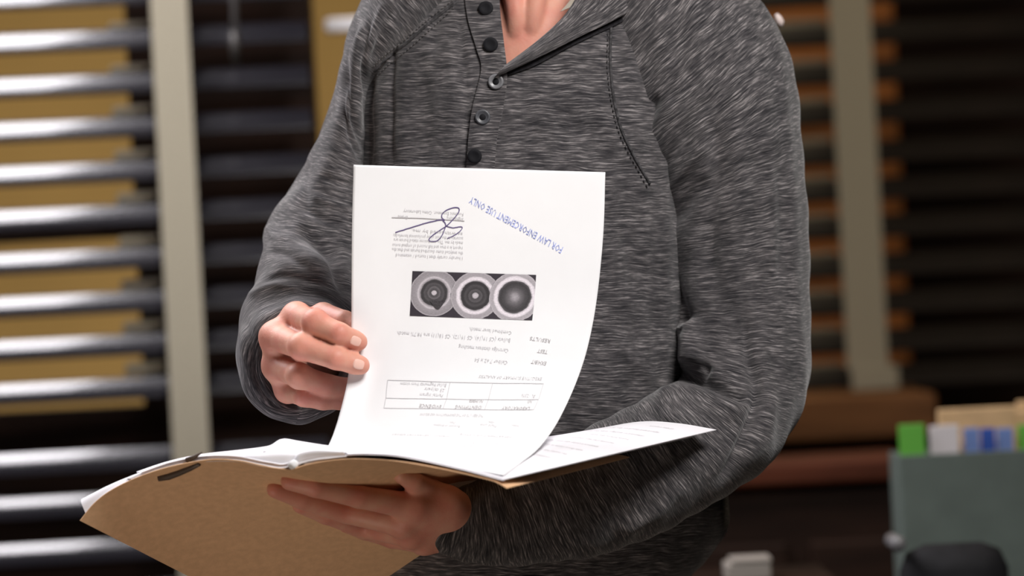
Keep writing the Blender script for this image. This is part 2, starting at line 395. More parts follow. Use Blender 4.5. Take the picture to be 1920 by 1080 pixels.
box('base_panel', (cxg, (dg + gyb) / 2, gz0 + 0.003), (gx1 - gx0, gyb - dg, T), M_GREENBOX, fb)
def tab(px0, px1, y0, m, lab, k):
    d = dg + 0.012 + 0.006 * k
    a, b = P(px0, y0, d), P(px1, 862, d)
    t = empty('index_divider', ((a[0] + b[0]) / 2, dg + 0.012 + 0.006 * k, gz0 + 0.006), lab, 'divider', 'index dividers in the file box')
    box('sheet', (cxg, dg + 0.012 + 0.006 * k, (gz0 + gz1) / 2 - 0.004), (gx1 - gx0 - 0.02, 0.0012, hh - 0.02), M_BUFF, t)
    zlo = gz1 - 0.014
    box('tab', ((a[0] + b[0]) / 2, dg + 0.012 + 0.006 * k, (a[2] + zlo) / 2), (abs(b[0] - a[0]), 0.003, a[2] - zlo), m, t, bev=0.001)
tab(1684, 1736, 797, M_TGREEN, 'index divider with a bright green tab at the corner of the file box', 0)
tab(1742, 1800, 799, M_TWHITE, 'index divider with a white tab between the green and blue tabs', 1)
tab(1806, 1838, 803, M_TBLUE, 'index divider with a pale blue tab next to the white tab', 2)
tab(1838, 1868, 803, M_TBLUED, 'index divider with the deep blue tab in the middle of the file box', 3)
tab(1868, 1902, 803, M_TBLUE, 'index divider with a pale blue tab past the deep blue tab', 4)
tab(1908, 1960, 797, M_TGREEN, 'index divider with a green tab at the cut-off end of the file box', 5)
for k, (p0, p1, y0) in enumerate([(1757, 1905, 768), (1765, 1960, 776), (1905, 1985, 752)]):
    d = dg + 0.062 + 0.012 * k
    a, b = P(p0, y0, d), P(p1, y0, d)
    tag(box('manila_divider', ((a[0] + b[0]) / 2, d, (a[2] + gz0 + 0.01) / 2), (b[0] - a[0], 0.006, a[2] - gz0 - 0.01), M_BUFF, bev=0.002),
        ['buff card folder standing in the file box behind the blue tabs', 'second buff card folder, just behind the first in the file box', 'tallest buff card folder at the cut-off end of the file box'][k], 'folder', 'buff folders in the file box')

# black chair in front of the box
dc = 0.75
ch_c = P(1790, 1100, dc)
ch = empty('office_chair', (ch_c[0], dc + 0.22, 0), 'black padded chair back with a grey round knob, in front of the file box', 'chair')
bm = bmesh.new()
bw = float(P(1888, 1060, dc)[0] - P(1684, 1060, dc)[0]); ztop = zt(1018, dc, 1790)
bx(bm, (ch_c[0], dc, ztop - 0.2), (bw, 0.06, 0.4), None, 0.028)
bmobj('backrest', bm, M_BLACK, ch, True)
bm = bmesh.new(); bx(bm, (ch_c[0], dc - 0.27, 0.46), (0.46, 0.46, 0.08), None, 0.03); bmobj('seat', bm, M_BLACK, ch, True)
box('back_strut', (ch_c[0], dc - 0.02, 0.6), (0.05, 0.02, 0.36), M_STEEL, ch, bev=0.004)
tube('pedestal', [(ch_c[0], dc - 0.27, 0.06), (ch_c[0], dc - 0.27, 0.42)], 0.025, M_STEEL, ch)
for k in range(5):
    a = k * 2 * math.pi / 5
    lg = tube('leg', [(ch_c[0], dc - 0.27, 0.08), (ch_c[0] + 0.28 * math.cos(a), dc - 0.27 + 0.28 * math.sin(a), 0.055)], [0.022, 0.014], M_STEEL, ch)
    tube('caster', [(ch_c[0] + 0.28 * math.cos(a) - 0.012, dc - 0.27 + 0.28 * math.sin(a), 0.025), (ch_c[0] + 0.28 * math.cos(a) + 0.012, dc - 0.27 + 0.28 * math.sin(a), 0.025)], 0.025, M_BLACK, lg, 14)
kp = P(1685, 1021, dc - 0.045)
kn = tube('knob', [kp + F_ * 0.07, kp + F_ * 0.006, kp], [0.0080, 0.0088, 0.0070], M_GREYP, ch, 20)
kn['label'] = 'grey round knob'

# pale stapler-like block lying low beside the hip, on a stool
sp = P(1400, 1062, 1.0)
st = empty('side_stool', (sp[0], sp[1] + 0.1, 0), 'dark low stool under the pale grey block', 'stool')
sz = float(sp[2]) - 0.014
box('stool_top', (sp[0], sp[1] + 0.06, sz - 0.015), (0.2, 0.2, 0.03), M_DARKWOOD, st, bev=0.005)
for ax in (-0.08, 0.08):
    for ay in (-0.08, 0.08):
        box('leg', (sp[0] + ax, sp[1] + 0.06 + ay, (sz - 0.03) / 2), (0.03, 0.03, sz - 0.03), M_DARKWOOD, st)
M_PALE = mat('pale_grey_card', (0.30, 0.27, 0.24), 0.6, 0.3)
pb = empty('paper_box', (sp[0], sp[1], sz), 'small pale grey cardboard box lying beside the hip', 'box')
pbm = box('box_body', (sp[0], sp[1], sz + 0.010), (0.052, 0.06, 0.020), M_PALE, pb, bev=0.003)
box('box_lid', (sp[0] + 0.004, sp[1], sz + 0.0225), (0.046, 0.062, 0.005), M_PALE, pb, bev=0.0015)

# ================================================================== THE FOLDER AND ITS PAPERS
COVER = []                               # bvh trees of the covers, for the hand below
def ruled(name, near, far, m, parent=None, nu=60, nv=40, thick=0.0006, bow=0.0, uvs=True, mid=None, droop=0.0):
    """A bent card or sheet between two space curves (optionally over a middle one) given as (px, py, depth) lists."""
    a = even([P(*c) for c in near], nu); b = even([P(*c) for c in far], nu)
    t = np.linspace(0, 1, nv)[:, None, None]
    if mid is None:
        p = a[None] * (1 - t) + b[None] * t
    else:
        c_ = even([P(*c) for c in mid], nu)
        p = crom(np.stack([a, c_, b]).reshape(3, -1), np.linspace(0, 2, nv)).reshape(nv, nu, 3)
    if bow: p = p + (np.sin(np.pi * t) * bow) * np.array([0, 0, 1.0])
    if droop:
        du_ = np.clip((np.linspace(0, 1, nu) - 0.93) / 0.07, 0, 1) ** 1.6
        p = p - (du_[None, :] * droop)[..., None] * np.array([0, 0, 1.0])
    n = gnormals(p, False)
    if (n[..., 2].mean()) < 0: n = -n
    top = p + n * thick * 0.5; bot = p - n * thick * 0.5
    vs = np.concatenate([top.reshape(-1, 3), bot.reshape(-1, 3)]); N = nu * nv
    f = gridfaces(nv, nu); f2 = [tuple(i + N for i in q[::-1]) for q in f]
    rim = [j for j in range(nu)] + [j * nu + nu - 1 for j in range(1, nv)] + [(nv - 1) * nu + j for j in range(nu - 2, -1, -1)] + [j * nu for j in range(nv - 2, 0, -1)]
    side = [(rim[k], rim[(k + 1) % len(rim)], rim[(k + 1) % len(rim)] + N, rim[k] + N) for k in range(len(rim))]
    o = mesh(name, vs, f + f2 + side, m, parent)
    bmr = bmesh.new(); bmr.from_mesh(o.data); bmesh.ops.recalc_face_normals(bmr, faces=bmr.faces[:])
    for e in bmr.edges:
        if len(e.link_faces) == 2 and e.calc_face_angle(0) > 1.0: e.smooth = False
    bmr.to_mesh(o.data); bmr.free()
    return o, p
Sd = -0.125
fold_near_R = [(545, 881, Sd), (580, 870, -0.130), (640, 861, -0.138), (700, 861, -0.147), (760, 867, -0.157), (860, 886, -0.174), (950, 908, -0.19)]
fold_far_R = [(850, 1008, 0.05), (893, 960, 0.05), (940, 915, 0.055), (1010, 880, 0.06), (1110, 854, 0.06), (1228, 838, 0.055)]
fold_near_L = [(150, 976, -0.065), (175, 945, -0.070), (205, 921, -0.075), (250, 898, -0.083), (300, 880, -0.091), (350, 868, -0.098), (400, 861, -0.104), (450, 864, -0.112), (500, 875, -0.119), (545, 881, Sd)]
fold_far_L = [(560, 1186, 0.13), (640, 1140, 0.115), (735, 1076, 0.09), (800, 1033, 0.07), (850, 1008, 0.05)]
fc = P(545, 881, Sd)
folder = empty('manila_folder', fc, 'open tan manila folder resting on the lower hand, its outer face towards us', 'folder')
oL, pL = ruled('back_cover', fold_near_L, fold_far_L, M_MANILA, folder, 90, 60, 0.0007)
oR, pR = ruled('front_cover', fold_near_R, fold_far_R, M_MANILA, folder, 120, 60, 0.0007, droop=0.0035)
def bvh_of(o):
    dg_ = bpy.context.evaluated_depsgraph_get(); dg_.update()
    me = o.data; mw = o.matrix_world
    return BVHTree.FromPolygons([mw @ v.co for v in me.vertices], [tuple(p.vertices) for p in me.polygons])
bpy.context.view_layer.update()
COVER = [bvh_of(oL), bvh_of(oR)]
def cast(trees, px, py):
    d = P(px, py, 0) - CAM; d /= np.linalg.norm(d); best = None
    for t in trees:
        h = t.ray_cast(Vector(CAM), Vector(d))
        if h[0] is not None and (best is None or h[3] < best[2]): best = (np.array(h[0]), np.array(h[1]), h[3])
    return best
# dark brown strip on the cover, with a tip above the sheets
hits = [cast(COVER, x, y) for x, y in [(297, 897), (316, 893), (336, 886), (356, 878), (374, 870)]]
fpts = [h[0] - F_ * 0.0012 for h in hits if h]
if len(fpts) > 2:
    fs = tube('dark_strip', fpts, [0.0026, 0.0033, 0.0030, 0.0026, 0.0018][:len(fpts)], M_STRIP, folder)
    fs['label'] = 'dark brown strip on the cover'
tube('dark_strip', [P(350, 863, -0.094), P(364, 857, -0.097), P(379, 848, -0.10)], [0.0022, 0.0018, 0.0006], M_STRIP, folder)['label'] = 'dark tip of the strip above the sheets'
# a second card behind the left papers
ruled('inner_divider', [(380, 866, -0.094), (430, 861, -0.10), (480, 858, -0.106), (525, 858, -0.11), (556, 868, -0.115)], [(440, 960, 0.05), (490, 955, 0.05), (530, 950, 0.05), (570, 945, 0.05), (610, 940, 0.05)], M_MANILA, folder, 40, 20, 0.0006)

def sheet(label, near, far, m=M_PAPER2, **k):
    o, p = ruled('paper_sheet', near, far, m, None, 60, 30, 0.0004, **k)
    tag(o, label, 'paper', 'papers in the open folder'); return o, p
EDGE_ = fold_near_L + fold_near_R[1:]
edge_y = lambda x: float(np.interp(x, [c[0] for c in EDGE_], [c[1] for c in EDGE_]))
edge_d = lambda x: float(np.interp(x, [c[0] for c in EDGE_], [c[2] for c in EDGE_]))
def left_sheet(label, T, back=0.06, over=0.0, first=0):
    near = [(x + (4 if k == 0 else 0), edge_y(x) + (2 if x < 545 else -3) - over, edge_d(x) + 0.003) for k, (x, y) in enumerate(T)]
    mid = [(x, y, edge_d(x) + back) for x, y in T]
    far = [(x + 90, y + 55, edge_d(x) + back + 0.11) for x, y in T]
    return sheet(label, near, far, mid=mid)
left_sheet('white sheet sticking out past the far corner of the folder cover', [(158, 936), (200, 917), (250, 897), (310, 876), (370, 860), (440, 850), (500, 846)], 0.030)
left_sheet('loose white sheet whose raised corner sticks up highest beside the lifted page', [(262, 890), (320, 871), (380, 857), (440, 848), (490, 840), (512, 835), (531, 823), (560, 827), (612, 836), (650, 842)], 0.060, 10)
left_sheet('white sheet lying lower in the stack, along the cover edge', [(245, 902), (300, 880), (370, 863), (440, 855), (490, 851), (530, 846), (575, 852), (610, 858)], 0.022, 3)
left_sheet('white sheet with a folded edge at the spine of the folder', [(556, 866), (564, 852), (580, 846), (604, 844), (650, 849)], 0.016, 2)
# rolled white slip at the spine
slip = tube('paper_roll', [P(547, 872, -0.128), P(556, 868, -0.118), P(580, 862, -0.09)], 0.0036, M_PAPER, None, 16)
tag(slip, 'tiny rolled white slip wedged in the spine of the folder', 'paper')
# the big sheet under the lifted page
base_near = [(572, 868, -0.124), (640, 853, -0.133), (700, 851, -0.142), (760, 856, -0.151), (860, 877, -0.171), (946, 899, -0.187)]
base_far = [(930, 925, 0.035), (970, 872, 0.04), (1040, 832, 0.04), (1120, 806, 0.035), (1200, 791, 0.03), (1270, 794, 0.022), (1343, 806, 0.012)]
base, pB = ruled('paper_sheet', base_near, base_far, M_PAPER2, None, 80, 60, 0.0006)
tag(base, 'printed white sheet under the lifted page, its pointed corner reaching past the folder', 'paper', 'papers in the open folder')
sheet('second white sheet just beneath the printed bottom sheet',
      [(c[0] - 3, c[1] + 2.0, c[2] - 0.001) for c in base_near], [(c[0] - 34, c[1] + 9, c[2] + 0.004) for c in base_far[:-1]] + [(1300, 819, 0.012)])

# ------------------------------------------------------------------ the lifted page
rowsL = [(663, 309, -0.020), (660, 430, -0.022), (659, 550, -0.024), (658, 640, -0.027), (652, 710, -0.034), (637, 775, -0.048), (622, 822, -0.07), (607, 850, -0.096), (594, 860, -0.120)]
rowsR = [(1135, 323, -0.005), (1131, 440, -0.008), (1119, 560, -0.014), (1102, 650, -0.026), (1079, 720, -0.043), (1046, 790, -0.075), (1012, 838, -0.11), (976, 868, -0.145), (944, 891, -0.183)]
NV, NU = 150, 90
tq = np.linspace(0, 8, 400)
def arcparam(rows):
    q = crom([P(*c) for c in rows], tq); L = np.r_[0, np.cumsum(np.linalg.norm(np.diff(q, axis=0), axis=1))]
    return L / L[-1]
tau = np.interp(np.linspace(0, 1, NV), 0.5 * (arcparam(rowsL) + arcparam(rowsR)), tq)
pl, pr = crom([P(*c) for c in rowsL], tau), crom([P(*c) for c in rowsR], tau)
uu = np.linspace(0, 1, NU)
page = pl[:, None] * (1 - uu)[None, :, None] + pr[:, None] * uu[None, :, None]
hump = np.clip((tau - 5.0) / 3.0, 0, 1) ** 1.5
bell = np.interp(uu, [0, 0.12, 0.3, 0.48, 0.75, 1], [0, 8, 18, 18, 8, 0])
page = page + (hump[:, None] * bell[None, :])[..., None] * PX * U_
vv = np.linspace(0, 1, NV)
# gentle buckling where the fingers pinch the edge
dent = np.exp(-((uu[None, :] - 0.10) / 0.07) ** 2 - ((vv[:, None] - 0.60) / 0.12) ** 2) * 0.004 + np.exp(-((uu[None, :] - 0.2) / 0.12) ** 2) * 0.0015 * np.sin(vv[:, None] * 3.0)
page = page + dent[..., None] * F_
PN = gnormals(page, False)
if (PN @ -F_).mean() < 0: PN = -PN
def on_page(u, v, off=0.0):
    """Point on the page: u across, v down as we see it (0..1)."""
    x = np.clip(u, 0, 1) * (NU - 1); y = np.clip(v, 0, 1) * (NV - 1)
    i = min(int(x), NU - 2); j = min(int(y), NV - 2); a, b = x - i, y - j
    q = lambda A: (A[j, i] * (1 - a) * (1 - b) + A[j, i + 1] * a * (1 - b) + A[j + 1, i] * (1 - a) * b + A[j + 1, i + 1] * a * b)
    return q(page) + off * q(PN)
def page_uv(px, py):
    """Where on the page a pixel falls (inverse lookup on the grid)."""
    x, y, _ = PROJ
    k = np.argmin((x - px) ** 2 + (y - py) ** 2); j, i = divmod(int(k), NU)
    return i / (NU - 1), j / (NV - 1)
sh = page.shape; xx, yy_, zz_ = proj(page.reshape(-1, 3)); PROJ = (xx, yy_, zz_)
TH = 0.00035
vs = np.concatenate([(page + PN * TH / 2).reshape(-1, 3), (page - PN * TH / 2).reshape(-1, 3)]); NP = NU * NV
f = gridfaces(NV, NU); rim = [j for j in range(NU)] + [j * NU + NU - 1 for j in range(1, NV)] + [(NV - 1) * NU + j for j in range(NU - 2, -1, -1)] + [j * NU for j in range(NV - 2, 0, -1)]
f = f + [tuple(i + NP for i in q[::-1]) for q in f] + [(rim[k], rim[(k + 1) % len(rim)], rim[(k + 1) % len(rim)] + NP, rim[k] + NP) for k in range(len(rim))]
pg = mesh('report_page', vs, f, M_PAPER)
bmr = bmesh.new(); bmr.from_mesh(pg.data); bmesh.ops.recalc_face_normals(bmr, faces=bmr.faces[:]); bmr.to_mesh(pg.data); bmr.free()
tag(pg, 'large white report page lifted upright by the fingers, printed upside down with three round close-ups', 'paper')

PW, PH = 0.2159, 0.2794                    # letter page
def text_mesh(s, size, align='LEFT', bold=0.0, width=None):
    cu = bpy.data.curves.new('txt', 'FONT'); cu.body = s; cu.size = size; cu.align_x = align
    cu.resolution_u = 1; cu.offset = bold
    o = bpy.data.objects.new('txt', cu); COL.objects.link(o)
    dg_ = bpy.context.evaluated_depsgraph_get()
    me = bpy.data.meshes.new_from_object(o.evaluated_get(dg_))
    V = np.array([v.co[:] for v in me.vertices]).reshape(-1, 3); Fs = [tuple(p.vertices) for p in me.polygons]
    bpy.data.objects.remove(o); bpy.data.curves.remove(cu); bpy.data.meshes.remove(me)
    if width and len(V):
        V[:, 0] *= width / max(1e-6, np.ptp(V[:, 0]))
    return V, Fs
def print_on_page(name, s, px, py, height, m, x_end=None, ang=180.0, bold=0.0, label=None, off=0.0006):
    """Print s starting at pixel (px, py) of its baseline; ang turns the writing (180 = upside down to us)."""
    u0, v0 = page_uv(px, py)
    V, Fs = text_mesh(s, height, 'LEFT', bold)
    if not len(V): return
    if x_end is not None:
        u1, v1 = page_uv(*x_end)
        dx, dy = (u1 - u0) * PW, (v1 - v0) * PH
        ln = math.hypot(dx, dy); V[:, 0] *= ln / max(1e-6, V[:, 0].max()); a = math.atan2(dy, dx)
    else:
        a = math.radians(ang)
    ca, sa = math.cos(a), math.sin(a)
    out = []
    for (x, y, _) in V:                  # x along the line, y up; page axes are u right, v down
        du = x * ca + y * sa; dv = x * sa - y * ca
        out.append(on_page(u0 + du / PW, v0 + dv / PH, off))
    o = mesh(name, out, Fs, m, pg, False)
    if label: o['label'] = label
    return o
def line_on_page(name, pts, wpx, m, label=None, n=None, off=0.0006):
    q = even([(*p, 0) for p in pts], n or max(8, 6 * len(pts)))
    U = [page_uv(a, b) for a, b, _ in q]
    # smooth the quantised lookup
    U = np.array(U)
    for _ in range(3):
        U[1:-1] = 0.25 * U[:-2] + 0.5 * U[1:-1] + 0.25 * U[2:]
    vs, fs = [], []
    for k, (u, v) in enumerate(U):
        t = U[min(k + 1, len(U) - 1)] - U[max(k - 1, 0)]; tx, ty = t[0] * PW, t[1] * PH; l = math.hypot(tx, ty) + 1e-9
        nx, ny = -ty / l, tx / l; h = wpx * PX / 2
        vs += [on_page(u + nx * h / PW, v + ny * h / PH, off), on_page(u - nx * h / PW, v - ny * h / PH, off)]
    for k in range(len(U) - 1): fs.append((2 * k, 2 * k + 1, 2 * k + 3, 2 * k + 2))
    o = mesh(name, vs, fs, m, pg, False)
    if label: o['label'] = label
    return o
# finer lookup grid for placing print
gu, gv = np.meshgrid(np.linspace(0, 1, 500), np.linspace(0, 1, 600))
def _bil(A):
    x = gu * (NU - 1); y = gv * (NV - 1); i = np.minimum(x.astype(int), NU - 2); j = np.minimum(y.astype(int), NV - 2); a = (x - i)[..., None]; b = (y - j)[..., None]
    return A[j, i] * (1 - a) * (1 - b) + A[j, i + 1] * a * (1 - b) + A[j + 1, i] * (1 - a) * b + A[j + 1, i + 1] * a * b
fx, fy, _ = proj(_bil(page).reshape(-1, 3))
def page_uv(px, py):
    k = int(np.argmin((fx - px) ** 2 + (fy - py) ** 2)); j, i = divmod(k, 500)
    return i / 499, j / 599

print_on_page('stamp_text', 'FOR LAW ENFORCEMENT USE ONLY', 1057, 464, 0.0074, M_STAMP, (884, 368), label='blue rubber stamp lettering')
body = ['I hereby certify that I tested / examined', 'the analyzed items described herein and that the', 'report is a true and full record of original notes', 'made by me. The conclusions stated herein are',
        'accurate to the best of my professional knowledge', 'as witnessed by me.']
for k, s in enumerate(body):
    xe = [(742, 475), (735, 465), (736, 455.5), (738, 446), (738, 438), (772, 429)][k]
    print_on_page('printed_text', s, 868 + 0.1 * k, xe[1] + 7, 0.0036, M_INK, xe)
print_on_page('printed_text', 'Forensic Examiner, Crime Laboratory', 869, 399, 0.0036, M_INK, (757, 393))
print_on_page('printed_text', 'Signature', 869, 408, 0.0034, M_INK, (838, 406)); print_on_page('printed_text', 'Date', 765, 405, 0.0034, M_INK, (746, 404))
line_on_page('signature_rule', [(735, 408), (800, 410), (871, 414)], 1.2, M_INKD)
sig = [(741, 436), (770, 427), (800, 418), (828, 412), (836, 414), (828, 408), (830, 400), (840, 393), (852, 389), (861, 390), (860, 398), (850, 411), (838, 423), (824, 432), (806, 446), (804, 452), (816, 453), (826, 446), (833, 432), (836, 420), (830, 414)]
line_on_page('signature', sig, 1.7, M_PEN, 'violet pen signature', 140)
line_on_page('signature', [(836, 424), (850, 427), (864, 425), (867, 428), (857, 438), (838, 448)], 1.5, M_PEN, 'last loop of the violet pen signature', 50)
# the photograph strip: three round close-ups
def strip_mat():
    m = bpy.data.materials.new('print_of_three_rounds'); m.use_nodes = True
    nt = m.node_tree; L = nt.links.new; N = nt.nodes.new; b = nt.nodes['Principled BSDF']; b.inputs['Roughness'].default_value = 0.6; b.inputs['Specular IOR Level'].default_value = 0.2
    uv = N('ShaderNodeUVMap'); sep = N('ShaderNodeSeparateXYZ'); L(uv.outputs[0], sep.inputs[0])
    noise = N('ShaderNodeTexNoise'); noise.inputs['Scale'].default_value = 9; noise.inputs['Detail'].default_value = 6; L(uv.outputs[0], noise.inputs['Vector'])
    def mth(op, a, b_=None, c=None):
        n = N('ShaderNodeMath'); n.operation = op
        for k, v in enumerate((a, b_, c)):
            if v is None: continue
            if hasattr(v, 'links'): L(v, n.inputs[k])
            else: n.inputs[k].default_value = v
        return n.outputs[0]
    x, y = sep.outputs[0], sep.outputs[1]
    bg = (0.045, 0.038, 0.048, 1)
    cur = None
    prof = [
        (0.185, 0.53, 0.52, [(0, .62), (.09, .55), (.12, .08), (.2, .1), (.24, .16), (.3, .07), (.4, .1), (.46, .05), (.54, .06), (.58, .34), (.66, .62), (.72, .36), (.94, .30), (.99, .5), (1.0, .04)]),
        (0.52, 0.50, 0.535, [(0, .6), (.1, .5), (.14, .07), (.26, .11), (.3, .05), (.42, .08), (.5, .04), (.58, .05), (.62, .5), (.68, .85), (.76, .75), (.80, .40), (.93, .38), (.98, .5), (1.0, .04)]),
        (0.84, 0.50, 0.555, [(0, .42), (.12, .32), (.22, .17), (.4, .08), (.56, .05), (.63, .10), (.66, .6), (.72, .88), (.80, .75), (.84, .42), (.95, .45), (.99, .55), (1.0, .04)])]
    for (cx, cy, rad, stops) in prof:
        dx = mth('MULTIPLY', mth('SUBTRACT', x, cx), 2.66); dy = mth('SUBTRACT', y, cy)
        d = mth('SQRT', mth('ADD', mth('MULTIPLY', dx, dx), mth('MULTIPLY', dy, dy)))
        dn = mth('DIVIDE', d, rad)
        dn2 = mth('ADD', dn, mth('MULTIPLY', mth('SUBTRACT', noise.outputs['Fac'], 0.5), 0.10))
        r = N('ShaderNodeValToRGB'); e = r.color_ramp.elements
        for k, (p, v) in enumerate(stops):
            c = (v, v * 0.93, v * 1.0, 1)
            if k < 2: e[k].position = p; e[k].color = c
            else: q = e.new(p); q.color = c
        L(dn2, r.inputs[0])
        inside = mth('LESS_THAN', dn, 1.0)
        mx = N('ShaderNodeMix'); mx.data_type = 'RGBA'
        L(inside, mx.inputs[0]); L(r.outputs[0], mx.inputs[7])
        if cur is None: mx.inputs[6].default_value = bg
        else: L(cur, mx.inputs[6])
        cur = mx.outputs[2]
    n2 = N('ShaderNodeTexNoise'); n2.inputs['Scale'].default_value = 60; n2.inputs['Detail'].default_value = 3; L(uv.outputs[0], n2.inputs['Vector'])
    mu = N('ShaderNodeMix'); mu.data_type = 'RGBA'; mu.blend_type = 'MULTIPLY'; mu.inputs[0].default_value = 0.55; L(cur, mu.inputs[6])
    r3 = N('ShaderNodeValToRGB'); r3.color_ramp.elements[0].position = 0.3; r3.color_ramp.elements[0].color = (0.6, 0.6, 0.6, 1); r3.color_ramp.elements[1].position = 0.6; L(n2.outputs['Fac'], r3.inputs[0]); L(r3.outputs[0], mu.inputs[7])
    L(mu.outputs[2], b.inputs['Base Color'])
    return m
c00, c10, c01, c11 = page_uv(773, 508), page_uv(1005, 516), page_uv(768, 592), page_uv(998, 601)
vs, uvl = [], []
for j in range(16):
    for i in range(40):
        a, b_ = i / 39, j / 15
        u = (c00[0] * (1 - a) + c10[0] * a) * (1 - b_) + (c01[0] * (1 - a) + c11[0] * a) * b_
        v = (c00[1] * (1 - a) + c10[1] * a) * (1 - b_) + (c01[1] * (1 - a) + c11[1] * a) * b_
        vs.append(on_page(u, v, 0.0005)); uvl.append((a, 1 - b_))
ps = mesh('printed_picture', vs, gridfaces(16, 40), strip_mat(), pg, True, uvl)
ps['label'] = 'grey picture strip of three round metal discs'
# the firing-pin tongue under the first disc
tri = []
for k in range(9):
    t_ = k / 8; yl = 564 + 17 * t_; hw = 14 * (1 - t_) ** 0.8 + 0.8
    for e_ in (-1, 0, 1): tri.append(on_page(*page_uv(820.5 + e_ * hw, yl - 0.0), 0.0009))
mesh('printed_mark', tri, gridfaces(9, 3), mat('mark_ink', (0.06, 0.055, 0.06), 0.8, 0.1, var=0.4, vscale=900), pg, False)
# text block under the picture and the table
for s, st, en, h, m in [
    ('RESULTS', (1033, 642), (995, 636), 0.0040, M_INKD), ('Combined laser match.', (960, 626), (880, 619), 0.0040, M_INK),
    ('Bullets (CS 19(16), CS 19(12), CS 18(11) are 98.7% match.', (958, 641), (744, 627), 0.0042, M_INK),
    ('TEST', (1028, 663), (1009, 660), 0.0040, M_INKD), ('Cartridge database matching', (955, 660), (861, 652), 0.0042, M_INK),
    ('EXHIBIT', (1026, 684), (998, 680), 0.0042, M_INKD), ('Caliber 7.62 x 54', (953, 683), (891, 677), 0.0042, M_INK),
    ('EXECUTIVE SUMMARY OF ANALYSIS', (1017, 713), (899, 708), 0.0036, M_INK),
    ('Bullet fragments from victim', (838, 725), (752, 722), 0.0042, M_INK), ('.25 calipers', (836, 735), (798, 733), 0.0042, M_INK), ('Partial bigram', (832, 745), (788, 743), 0.0042, M_INK),
    ('BL 12376', (1005, 747), (979, 744), 0.0040, M_INK), ('NUMBER', (907, 756), (881, 754), 0.0042, M_INKD), ('NO.', (999, 757), (990, 756), 0.0040, M_INKD),
    ('EVIDENCE', (829, 766), (788, 764), 0.0046, M_INKD), ('IDENTIFYING', (905, 768), (855, 766), 0.0046, M_INKD), ('LABORATORY', (995, 770), (943, 768), 0.0046, M_INKD),
    ('THE RESULTS OF THE EXAMINATION ARE BELOW', (908, 783), (788, 780), 0.0038, M_INK),
    ('Request of Analysis', (864, 804), (814, 801), 0.0040, M_INK), ('Date', (855, 797), (844, 796), 0.0038, M_INK), ('Field unit', (933, 803), (902, 800), 0.0040, M_INK), ('Case', (928, 796), (917, 795), 0.0036, M_INK), ('Number', (975, 803), (960, 801), 0.0036, M_INK),
    ('FORENSIC LABORATORY REPORT', (845, 822), (736, 818), 0.0036, M_INK), ('DEPARTMENT OF JUSTICE', (962, 823), (864, 818), 0.0036, M_INK),
    ('OFFICE OF THE LABORATORY SERVICES', (945, 841), (812, 839), 0.0034, M_INK), ('DIVISION OF FORENSICS', (945, 836), (864, 833), 0.0030, M_INK)]:
    dy_ = 0.6 * h / PX
    print_on_page('printed_text', s, st[0], st[1] - dy_, h, m, (en[0], en[1] - dy_))
tb = [((727, 713), (844, 717)), ((844, 717), (924, 719)), ((924, 719), (1019, 720)), ((724, 747), (836, 749)), ((836, 749), (915, 750)), ((915, 750), (1010, 750)), ((720, 766), (831, 767)), ((831, 767), (909, 769)), ((909, 769), (1001, 769)),
      ((727, 713), (724, 747)), ((724, 747), (720, 766)), ((844, 717), (838, 747)), ((838, 747), (831, 767)), ((924, 719), (916, 749)), ((916, 749), (909, 769)), ((1019, 720), (1010, 750)), ((1010, 750), (1001, 769))]
for a, b_ in tb: line_on_page('table_rule', [a, b_], 1.1, M_INK, None, 10)

# rows of print on the sheet below
def on_sheet(p, u, v, off=0.0009):
    nv, nu = p.shape[:2]; x = min(max(u, 0), 1) * (nu - 1); y = min(max(v, 0), 1) * (nv - 1); i = min(int(x), nu - 2); j = min(int(y), nv - 2); a, b = x - i, y - j
    return p[j, i] * (1 - a) * (1 - b) + p[j, i + 1] * a * (1 - b) + p[j + 1, i] * (1 - a) * b + p[j + 1, i + 1] * a * b + np.array([0, 0, off])
for k in range(9):
    v0 = 0.28 + 0.075 * k
    V, Fs = text_mesh(['examined the items listed and found', 'the marks left on each piece agree', 'with those made in the test and were', 'measured under the same light and', 'recorded by two examiners at the', 'bench before the items were sealed', 'returned to storage with the notes', 'signed and dated on the last page', 'of this report'][k], 0.0045)
    if not len(V): continue
    out = [on_sheet(pB, 0.90 - x / 0.24, v0 + 0.03 - y / 0.27) for x, y, _ in V]
    mesh('printed_text', out, Fs, M_INKD, base, False)

# ================================================================== THE PERSON
foot = P(985, 540, 0.19); person = empty('person', (foot[0], foot[1], 0.0),
    'person in dark grey heather hooded henley lifting a page of an open folder', 'person')

def fold_field(pts, nrm, folds):
    """Push a garment's surface along its normals by creases and ridges drawn as pixel paths."""
    sh = pts.shape; q = pts.reshape(-1, 3); x, y, _ = proj(q); n = nrm.reshape(-1, 3)
    facing = np.clip((n @ (-F_)) * 3 + 0.2, 0, 1); disp = np.zeros(len(q))
    for path, sig, amp in folds:
        c = even([(*p, 0) for p in path], 40)[:, :2]; best = np.full(len(q), 1e9); tt = np.zeros(len(q))
        for k in range(len(c) - 1):
            a, b = c[k], c[k + 1]; ab = b - a; L2 = ab @ ab + 1e-9
            t = np.clip(((x - a[0]) * ab[0] + (y - a[1]) * ab[1]) / L2, 0, 1)
            dd = (x - a[0] - t * ab[0]) ** 2 + (y - a[1] - t * ab[1]) ** 2
            m_ = dd < best; best[m_] = dd[m_]; tt[m_] = (k + t[m_]) / (len(c) - 1)
        tap = np.clip(np.minimum(tt, 1 - tt) / 0.18, 0, 1); tap = tap * tap * (3 - 2 * tap)
        disp += amp * 0.001 * tap * np.exp(-best / (sig * sig))
    return (q + n * (disp * facing)[:, None]).reshape(sh)

